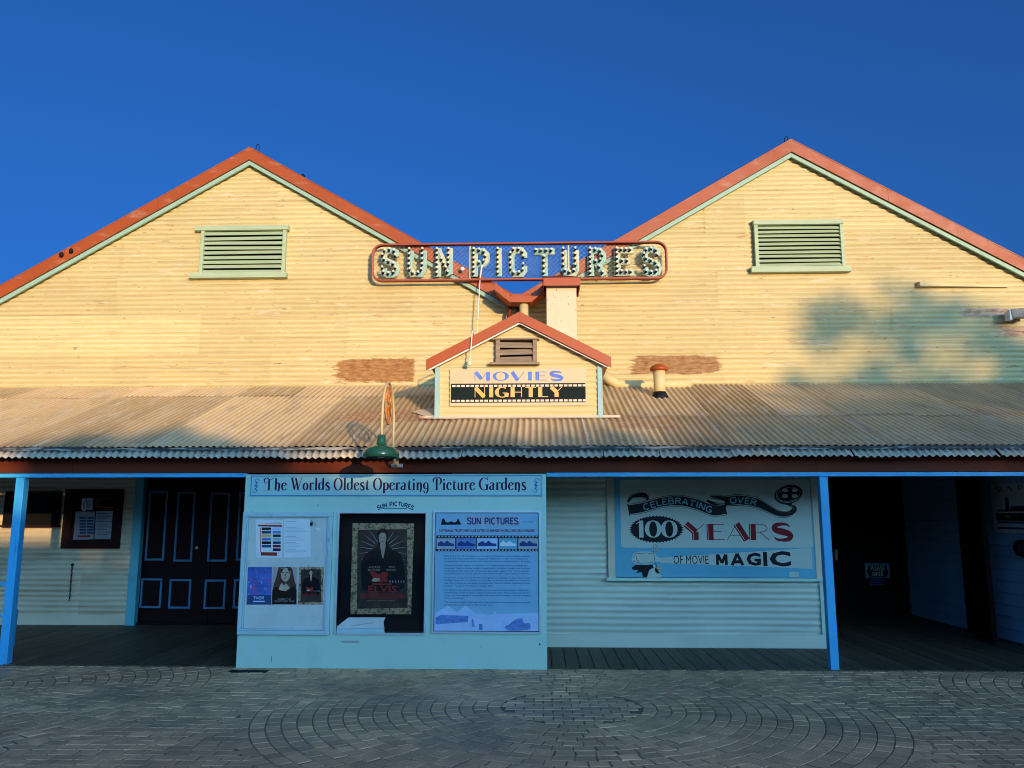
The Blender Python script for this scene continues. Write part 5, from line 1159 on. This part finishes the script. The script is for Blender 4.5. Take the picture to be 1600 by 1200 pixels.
def onrib(text, pts, u0, u1, H, mb, yy):
    P = [Vector(p) for p in cat(pts, 8)]; L = [0]
    for i in range(1, len(P)): L.append(L[-1]+(P[i]-P[i-1]).length)
    def at(s):
        s = max(0, min(L[-1]-1e-3, s)); i = 0
        while L[i+1] < s: i += 1
        t = (s-L[i])/(L[i+1]-L[i]); d = (P[i+1]-P[i]).normalized(); return P[i]+(P[i+1]-P[i])*t, d
    def path(x, z):
        p, d = at(x); n_ = Vector((d.y, -d.x)); q_ = p+n_*(z); return W(*M5(q_.x, q_.y), Y1)
    tmp = MB()
    tot = sum(UP[c_][0]+.16 for c_ in text)-.16; sx = (u1-u0)/tot; cx = 0; qn = 0; sc = abs(W(*M5(100, 0), Y1)[0]-W(*M5(0, 0), Y1)[0])/100
    for c_ in text:
        for kind, tag, pp_ in UP[c_][1]:
            R = [path(u0+(cx+u)*sx, (v-.5)*H) for u, v in stroke_pts(kind, pp_)]
            qn += 1; strip(mb, R, [H*.2*sc]*len(R), yy-.0001*(qn % 8))
        cx += UP[c_][0]+.16
m = MB(); onrib('CELEBRATING', [(458, 232), (540, 218), (640, 190), (740, 183), (840, 205), (920, 235), (990, 228)], 82, 470, 32, m, Y1-.0045); m.build('ribbon_lettering', 'sign_blue', yr); m = MB(); onrib('OVER', [(985, 185), (1060, 178), (1150, 192), (1220, 225), (1280, 255)], 25, 172, 32, m, Y1-.0045); m.build('ribbon_lettering', 'sign_blue', yr)
# reel
m = MB(); ang = math.radians(-12)
def el(cx, cy, rx, ry, n=24, ph=0): return [(cx+rx*math.cos(2*PI*k/n)*math.cos(ang)-ry*math.sin(2*PI*k/n)*math.sin(ang), cy+rx*math.cos(2*PI*k/n)*math.sin(ang)+ry*math.sin(2*PI*k/n)*math.cos(ang)) for k in range(n)]
m.flat(Z(M5, Y1, el(1328, 148, 78, 52)), Y1-.0034); rl = m.build('film_reel', 'print_black', yr)
m = MB(); R = Z(M5, Y1, el(1334, 142, 74, 48)); R.append(R[0]); strip(m, R, [.006]*len(R), Y1-.0040)
R = Z(M5, Y1, el(1330, 147, 62, 38)); R.append(R[0]); strip(m, R, [.004]*len(R), Y1-.0042)
for k in range(4):
    a_ = math.radians(45+90*k); cx, cy = 1336+34*math.cos(a_)*1.1, 141+21*math.sin(a_)*1.05
    m.flat(Z(M5, Y1, [(cx+(17 if abs(math.cos(t)) else 0)*math.cos(t), cy+11*math.sin(t)) for t in [2*PI*j/12 for j in range(12)]]), Y1-.0042)
m.build('reel_cutouts', 'sign_pale', yr)
# burst with 100
m = MB(); P = []
for k in range(96):
    t = 2*PI*k/96; r = 1.0 if k % 2 == 0 else .91; P.append((611+150*r*math.cos(t), 337+75*r*math.sin(t)))
m.flat(Z(M5, Y1, P), Y1-.0014); m.build('burst', 'print_black', yr)
a, z = W(*M5(500, 382), Y1); b, z2 = W(*M5(718, 290), Y1); m = MB(); lay(m, '100', a, b, z, z2, Y1-.0026, H=.26, T=.04, gap=.1); m.build('number', 'sign_pale', yr)
a, z = W(*M5(768, 396), Y1); b, z2 = W(*M5(1343, 308), Y1); m = MB(); lay(m, 'YEARS', a, b, z, z2, Y1-.0012, H=.42, T=.04, gap=.1)
m.build('lettering', 'sign_red', yr)
m = MB(); lay(m, 'YEARS', a, b, z, z2, Y1-.0026, H=.035, T=.035, gap=.1, only='H', dx=-.026, style='const'); m.build('lettering_inline', 'sign_pale', yr)
a, z = W(*M5(704, 526), Y1); b, z2 = W(*M5(893, 480), Y1); m = MB(); txt(m, 'OF MOVIE', a, z, Y1-.0015, x1=b, z1=z2, bold=0)
x = 935
for ch, wd, h0, h1 in (('M', 74, 531, 474), ('A', 76, 533, 470), ('G', 84, 535, 465), ('I', 26, 537, 460), ('C', 120, 540, 456)):
    a, z = W(*M5(x, h0), Y1); b, z2 = W(*M5(x+wd-8, h1), Y1); (lay(m, ch, a+.01, b-.005, z, z2, Y1-.0015, H=.27, style='const') if ch in 'MA' else txt(m, ch, a, z, Y1-.0015, x1=b, z1=z2, bold=.045)); x += wd+8
m.build('lettering', 'print_black', yr)
# projector picture
m = MB(); m.flat(Z(M5, Y1, cat([(478, 490), (500, 462), (560, 458), (598, 465), (612, 480), (612, 505), (596, 522), (520, 528), (482, 515)], 3, True)[:-1]), Y1-.0010)
m.flat(Z(M5, Y1, el(608, 440, 16, 24, 14)), Y1-.0010); m.flat(Z(M5, Y1, el(622, 556, 20, 22, 14)), Y1-.0010); m.flat(Z(M5, Y1, [(600, 480), (640, 495), (632, 512), (600, 515)]), Y1-.0013); m.flat(Z(M5, Y1, [(566, 532), (598, 530), (640, 590), (630, 600), (550, 600)]), Y1-.0010); m.build('projector_body', 'sign_pale', yr)
m = MB(); m.flat(Z(M5, Y1, [(476, 545), (500, 530), (560, 532), (590, 528), (596, 545), (572, 560), (560, 598), (540, 598), (530, 570), (500, 575), (512, 560), (480, 556)]), Y1-.0018)
for cx, cy, rx, ry in ((608, 440, 13, 20), (622, 556, 16, 18)):
    R = Z(M5, Y1, el(cx, cy, rx, ry, 14)); R.append(R[0]); strip(m, R, [.004]*len(R), Y1-.0018)
    for k in range(3):
        t = PI*k/3; strip(m, Z(M5, Y1, [(cx-rx*.8*math.cos(t), cy-ry*.8*math.sin(t)), (cx+rx*.8*math.cos(t), cy+ry*.8*math.sin(t))]), [.003, .003], Y1-.0019-.0001*k)
for P in ([(484, 492), (500, 470), (560, 466), (600, 472)], [(482, 508), (520, 522), (594, 518)], [(596, 455), (600, 500), (612, 540)], [(500, 480), (505, 505), (520, 515)]): R = Z(M5, Y1, P); strip(m, R, [.005]*len(R), Y1-.0022)
m.build('projector_outline', 'print_black', yr)
m = MB(); a, b, c, d = RC(*M5(1332, 568), *M5(1384, 598), YY); m.box(a, b, YM-.052, YM-.0462, c, d); m.build('patch', 'sign_pale', yr)

# ------------------------------------------------------------------ things on the left wall
M1 = lambda zx, zy: (zx/3.637, 730+zy/3.637)
a, b, c, d = RC(*M1(30, 138), *M1(330, 328), YW-.1)
bx = thing('wall_cabinet', ((a+b)/2, YW, c), 'flat black cabinet on the left wall just behind the blue corner post', 'cabinet')
m = MB(); m.box(a, b, YW-.14, YW-.01, c, d); m.build('body', 'black_interior', bx, bev=.005)
m = MB(); m.box(a-.02, b+.02, YW-.15, YW-.008, c-.03, c-.001); m.build('ledge', 'frame_dark', bx)
a, b, c, d = RC(*M1(363, 125), *M1(692, 462), YW-.03)
nb = thing('wall_notice_frame', ((a+b)/2, YW, c), 'dark maroon framed notice board hung on the left corrugated wall beside the doors', 'notice board')
m = MB(); frame(m, a, b, c, d, .13, YW-.06, YW-.012); m.build('frame', 'frame_dark', nb, bev=.004)
m = MB(); m.box(a+.131, b-.131, YW-.03, YW-.013, c+.131, d-.131); m.build('back_panel', 'frame_dark', nb)
Yq = YW-.034
w1 = sheet(M1, Yq, [(430, 252), (540, 252), (530, 408), (415, 418)], 'wall_timetable', 'paper_grey', 'timetable sheet with dark tiles and a red bar, lower left in the maroon frame', 'poster')
for k in range(12):
    u0, v0 = (452 if k % 2 == 0 else 495), 282+(k//2)*17; m = MB(); m.flat(Z(M1, Yq, [(u0, v0), (u0+38, v0), (u0+38, v0+11), (u0, v0+11)]), Yq-.002); m.build('title_tile', 'print_navy', w1)
m = MB(); m.flat(Z(M1, Yq, [(440, 388), (515, 386), (515, 397), (440, 399)]), Yq-.002); m.build('red_bar', 'poster_red', w1)
w2 = sheet(M1, Yq, [(546, 250), (655, 248), (646, 408), (536, 408)], 'wall_letter', 'paper_grey', 'plain typed sheet, lower right in the maroon frame on the left wall', 'poster')
m = MB()
for k in range(9): m.flat(Z(M1, Yq, [(552, 262+k*15), (552+[60, 80, 50, 90][k % 4], 262+k*15), (552+[60, 80, 50, 90][k % 4], 265+k*15), (552, 265+k*15)]), Yq-.002)
m.build('text_lines', 'print_navy', w2)
w3 = sheet(M1, Yq, [(465, 170), (528, 168), (526, 243), (462, 243)], 'wall_leaflet', 'info_grey', 'small pale leaflet with a light loop hanging over it, top left in the maroon frame', 'poster')
w4 = sheet(M1, Yq, [(548, 168), (660, 166), (656, 235), (548, 235)], 'wall_plaque', 'frame_dark', 'small brown plaque with ornate border, top right in the maroon frame', 'plaque')
m = MB(); R = Z(M1, Yq, [(556, 176), (650, 175), (648, 228), (556, 228), (556, 176)]); strip(m, R, [.012]*5, Yq-.002); m.build('border', 'poster_red', w4)
m = MB(); R = [(x, Yq-.02, z) for x, z in Z(M1, Yq, O_(481, 216, 10, 32, 0, 360, 14))]; m.tube(R, .010, 6, cap=False); setp(m.build('wire_loop', 'white_paint', None, smooth=True), 'pale oval loop hanging in front of the leaflet inside the maroon frame', 'loop')
# rusty chain
ch = MB(); a, z1 = W(*M1(411, 558), YW-.02); b, z2 = W(*M1(394, 762), YW-.02); n = 16
ct = thing('hanging_chain', (b, YW-.02, z2), 'thin rusty chain hanging from a bolt on the left corrugated wall', 'chain')
for k in range(n):
    t = k/n; x, z = a+(b-a)*t, z1+(z2-z1)*t; hl = (z1-z2)/n*.62; m = MB()
    pts = [(x+(.010*math.cos(q) if k % 2 else 0), YW-.022+(0 if k % 2 else .008*math.cos(q)), z-hl*.6+hl*math.sin(q)) for q in [2*PI*j/8 for j in range(9)]]; m.tube(pts, .0045, 5, cap=False); m.build('link', 'frame_dark', ct)
m = MB(); m.ball((a, YW-.018, z1+.01), .022, 8); m.build('bolt', 'frame_dark', ct)
# railing at left edge
x0 = W(25.5, 745, 8.93)[0]
rl = thing('handrail', (x0-.6, 9.0, 0), 'blue painted handrail joined to the left post at the photo edge', 'railing')
z = W(5, 912, 8.98)[1]
m = MB(); m.box(-9, x0-.002, 8.955, 8.995, z-.02, z+.02); m.build('top_rail', 'beam_blue', rl, bev=.003)
m = MB(); m.tube([(x0-.004, 8.975, W(5, 962, 8.98)[1]-.03), (x0-.5, 8.975, z-.02)], .012, 6); m.build('brace', 'beam_blue', rl)
m = MB(); m.box(x0-1.6, x0-1.55, 8.955, 8.995, .013, z-.021); m.build('baluster', 'beam_blue', rl)
# short pole behind the left post
a, zt_ = W(21, 952, 9.2); m = MB(); xx = W(20.5, 990, 9.4)[0]
sp_ = thing('short_rail_post', (xx, 9.4, 0), 'short blue metal stub pole standing just behind the left verandah post', 'pole')
zz0, zz1 = W(20, 1010, 9.4)[1], W(20, 952, 9.4)[1]
m.box(xx-.022, xx+.022, 9.38, 9.42, max(.012, zz0), zz1); m.build('tube', 'beam_blue', sp_, bev=.004)
m = MB(); m.box(xx-.06, xx-.022, 9.39, 9.41, zz1-.12, zz1-.1); m.box(xx-.06, xx-.022, 9.39, 9.41, zz0+.1, zz0+.12); m.build('clip', 'beam_blue', sp_)

# ------------------------------------------------------------------ passage items
M6 = lambda zx, zy: (1270+zx/3.636, 730+zy/3.636)
Ye = YP-.01
a, b, c, d = RC(*M6(298, 547), *M6(436, 628), Ye)
en = thing('entry_sign', ((a+b)/2, Ye, c), 'small pale blue PLEASE ENTER sign on the dark back wall of the entry passage', 'sign')
m = MB(); m.box(a, b, Ye-.006, Ye+.009, c, d); m.build('board', 'sign_blue', en)
m = MB(); R = [(a+.06, d-.03), (b-.06, d-.03), (b-.02, d-.13), (b-.06, d-.22), (a+.06, d-.22), (a+.02, d-.13)]; m.flat(R, Ye-.0075); m.build('badge', 'print_purple', en)
m = MB(); lay(m, 'PLEASE', a+.08, b-.08, d-.11, d-.045, Ye-.009, H=.2, style='const'); lay(m, 'ENTER', a+.11, b-.11, d-.20, d-.135, Ye-.009, H=.2, style='const'); m.build('lettering', 'sign_pale', en)
m = MB()
for k in range(3): m.rect(a+.06, b-.06-.03*k, d-.27-.035*k, d-.255-.035*k, Ye-.0075)
m.build('small_text', 'print_azure', en)
Yz = YM+1.5; a, b, c, d = RC(*M6(125, 468), *M6(142, 530), YP-.02); m = MB(); m.box(a, b, YP-.03, YP-.001, c, d); sw_ = m.build('light_switch', 'sign_white', None, bev=.003); setp(sw_, 'small pale switch plate on the dark passage wall just right of the right post', 'switch')
# store sign on passage side wall (faces the passage, seen obliquely)
XS = PX-.006
def PWp(zx, zy):
    "point on the side wall plane x=XS for a pixel"
    px, py = M6(zx, zy); d_ = CR @ Vector(((px-800)/FPX, (600-py)/FPX, -1)); p = CAM+d_*(XS/d_.x); return p.y, p.z
y0, z0 = PWp(1035, 372); y0b, z1 = PWp(1020, 100); yend = 9.6
st = thing('store_sign', (XS, (y0+yend)/2, z0), 'pale SUN PICTURES STORE sign with black band on the weatherboard side wall of the passage', 'sign')
m = MB(); m.box(XS-.006, XS+.005, yend, y0, z0, z1); m.build('board', 'white_paint', st)
def side(mb, mb2, X):   # turn lettering set in x,z into the x=X plane, running towards the viewer
    for v in mb2.v: mb.v.append((X-(v[1])*1.0, -v[0], v[2]))
    for f in mb2.f: mb.f.append(tuple(i_ for i_ in f)); mb.mi.append(0)
yb1, zs0 = PWp(1047, 303); _, zs1 = PWp(1047, 262)
m = MB(); m.box(XS-.009, XS-.0065, yend+.05, yb1, zs0, zs1); m.build('band', 'print_black', st)
ya, _ = PWp(1090, 285); t2 = MB(); lay(t2, 'STORE', -ya, -ya+1.0, zs0+.04, zs1-.03, 0.0, H=.3, T=.08, gap=.12); m = MB(); side(m, t2, XS-.0105); m.build('lettering', 'sign_pale', st)
_, zt0 = PWp(1040, 142); _, zt1 = PWp(1040, 112); ya, _ = PWp(1040, 120); t2 = MB(); lay(t2, 'SUN PICTURES', -ya, -ya+1.5, zt0, zt1, 0, H=.25, T=.08, gap=.12); m = MB(); side(m, t2, XS-.0105); m.build('title', 'print_navy', st)
m = MB(); yq, zq = PWp(1105, 215)
m.box(XS-.0085, XS-.0066, yq-.05, yq+.03, zs1+.02, zs1+.2); m.box(XS-.0085, XS-.0066, yq-.6, yq-.08, zs1+.03, zs1+.09); m.build('picture', 'print_navy', st)
m = MB()
for k in range(4): m.box(XS-.0085, XS-.0066, yend+.1, y0-.08-.04*(k % 2), z0+.05+.075*k, z0+.075+.075*k)
m.build('small_text', 'print_navy', st)
yq, zq = PWp(1195, 460); rb_ = thing('round_wall_lamp', (XS, yq, zq), 'black round bulkhead lamp on the blue weatherboards at the right photo edge', 'wall lamp')
m = MB(); n = 18
for k, (r, h) in enumerate(((.10, 0), (.11, .03), (.09, .08), (.04, .11))):
    for j in range(n): t = 2*PI*j/n; m.v.append((XS-h, yq-.02+r*math.cos(t), zq+r*math.sin(t)))
for k in range(3): m.fs([(k*n+j, (k+1)*n+j, (k+1)*n+(j+1) % n, k*n+(j+1) % n) for j in range(n)], 0)
m.fs([tuple(3*n+j for j in range(n))], 0); m.build('housing', 'black_rubber', rb_, smooth=True)

# drain covers in the paving
ref = None
for px, py, lb in ((388, 1049, 'black drain cover in the paving under the left corner of the poster wall'), (838, 1051, 'black drain cover in the paving under the right corner of the poster wall'), (1322, 1053, 'black drain cover in the paving at the foot of the right post')):
    x, y = G(px, py)
    if ref is None:
        ref = thing('drain_cover', (x, y, 0), lb, 'drain cover', 'drain covers along the deck edge')
        m = MB(); m.box(x-.2, x+.2, y-.055, y+.055, -.008, .0045); m.build('frame', 'iron_cover', ref)
        for k in range(8): m = MB(); xx = x-.17+k*.046; m.box(xx, xx+.02, y-.04, y+.04, .005, .009); m.build('bar', 'iron_cover', ref)
    else:
        c = ref.copy(); link(c); c.location = (x, y, 0); c['label'] = lb
        for ch_ in list(ref.children): k = ch_.copy(); link(k); k.parent = c

# ------------------------------------------------------------------ across the street, behind the viewer: added shop row shaped to shade the facade, and trees
YO = -24.0; kshift = (8.9-YO)
def OX(x): return x+.46*kshift
def OZ(z): return z+.13*kshift
sh = thing('shade_shop_row', (OX(0), YO-2, 0), 'unseen row of shops added behind the viewer, its parapet stepped to shade the facade', 'building')
prof = [(3, 0), (3, OZ(.85)), (OX(-5.95), OZ(.85)), (OX(-5.8), OZ(1.9)), (OX(-5.15), OZ(2.0)), (OX(-5.1), OZ(2.2)), (OX(-3.4), OZ(2.2)), (OX(-3.4), OZ(1.8)), (OX(-1.5), OZ(1.8)), (OX(-1.5), OZ(2.3)), (OX(.8), OZ(2.35)), (OX(.8), OZ(2.65)), (31, OZ(2.65)), (31, 0)]  # parapet of the added row, stepped to where shade should end on the facade
m = MB(); m.prism(prof, YO-10, YO-4); m.build('shop_shade_block', 'shop_wall', sh)
for k in range(4):
    x = 4+k*7; m = MB(); m.box(x, x+4.5, YO-3.98, YO-3.93, .2, 2.6); m.build('shop_window', 'shop_trim', sh)
m = MB(); m.hexa([(3, YO-1.5, 2.7), (31, YO-1.5, 2.7), (31, YO-3.99, 3.2), (3, YO-3.99, 3.2), (3, YO-1.5, 2.78), (31, YO-1.5, 2.78), (31, YO-3.99, 3.28), (3, YO-3.99, 3.28)]); m.build('awning', 'old_iron', sh)
def tree(x, y, htop, r, dens, lab, seed):
    R = random.Random(seed); t = thing('street_tree', (x, y, 0), lab, 'tree', 'trees across the street behind the viewer')
    zc = htop-r*.8
    m = MB(); m.tube([(x, y, 0), (x+.1, y, zc*.4), (x-.1, y+.1, zc*.8), (x, y, zc)], .2, 8, rs=[.28, .22, .16, .1])
    tips = []
    for k in range(9):
        a = R.uniform(0, 2*PI); l = r*R.uniform(.5, .95); e = R.uniform(.1, 1.1)
        tip = Vector((x+l*math.cos(a)*math.cos(e), y+l*math.sin(a)*math.cos(e), zc+l*.8*math.sin(e))); tips.append(tip)
        st_ = Vector((x, y, zc*R.uniform(.6, .95))); m.tube([st_, (st_+tip)/2+Vector((0, 0, .2)), tip], .05, 6, rs=[.08, .05, .02])
    m.build('trunk', 'tree_bark', t, smooth=True)
    c = MB(); cl = []
    fine = r > 1.85 and dens < 1.15
    for k in range(int(16*dens*(9 if fine else 1))):
        a, e = R.uniform(0, 2*PI), R.uniform(-.5, 1.5); l = r*R.uniform(.25, .95)
        cl.append((Vector((x+l*math.cos(a)*math.cos(e), y+l*math.sin(a)*math.cos(e), zc+l*.8*math.sin(e))), r*R.uniform(.18, .38)*(.42 if fine else 1)))
    for cc, cr in cl:
        for j in range(13 if fine else 90):
            p = cc+Vector((R.gauss(0, 1), R.gauss(0, 1), R.gauss(0, .8)))*cr*.55
            u = Vector((R.uniform(-1, 1), R.uniform(-1, 1), R.uniform(-.6, .6))).normalized(); v = u.cross(Vector((R.uniform(-1, 1), R.uniform(-1, 1), R.uniform(-1, 1)))).normalized()
            s = R.uniform(.07, .15); i = len(c.v); c.v += [tuple(p-u*s*1.6), tuple(p-v*s*.6), tuple(p+u*s*1.6), tuple(p+v*s*.6)]; c.fs([(0, 1, 2, 3)], i)
    c.build('crown', 'tree_leaf', t)
TR = [(-5.0, 2.45, .75, 1.7, 0), (-4.1, 2.55, .8, 2.2, 0), (-3.3, 2.25, .6, 1.4, 0), (-2.6, 1.95, .8, .8, 0), (-.6, 2.42, .95, 2.2, 0), (.5, 2.45, 1.2, 1.8, 0), (2.2, 2.75, 1.5, .5, -22), (3.6, 3.1, 1.6, .42, -22), (5.3, 4.3, 1.9, .30, -6), (6.9, 5.7, 2.2, .34, -6), (8.6, 5.2, 2.2, .5, -6), (4.9, 3.3, 1.8, .32, -22), (10.2, 4.9, 2.4, .8, -6)]
for k, (x, z, r, dn, dy) in enumerate(TR):
    ty = YO+random.uniform(-.5, .5)+dy
    tree(x+.46*(8.9-ty), ty, z+.13*(8.9-ty), r, dn, 'leafy tree across the street, number %s of that row behind the viewer' % (['one', 'two', 'three', 'four', 'five', 'six', 'seven', 'eight', 'nine', 'ten', 'eleven', 'twelve', 'thirteen'][k]), 100+k)
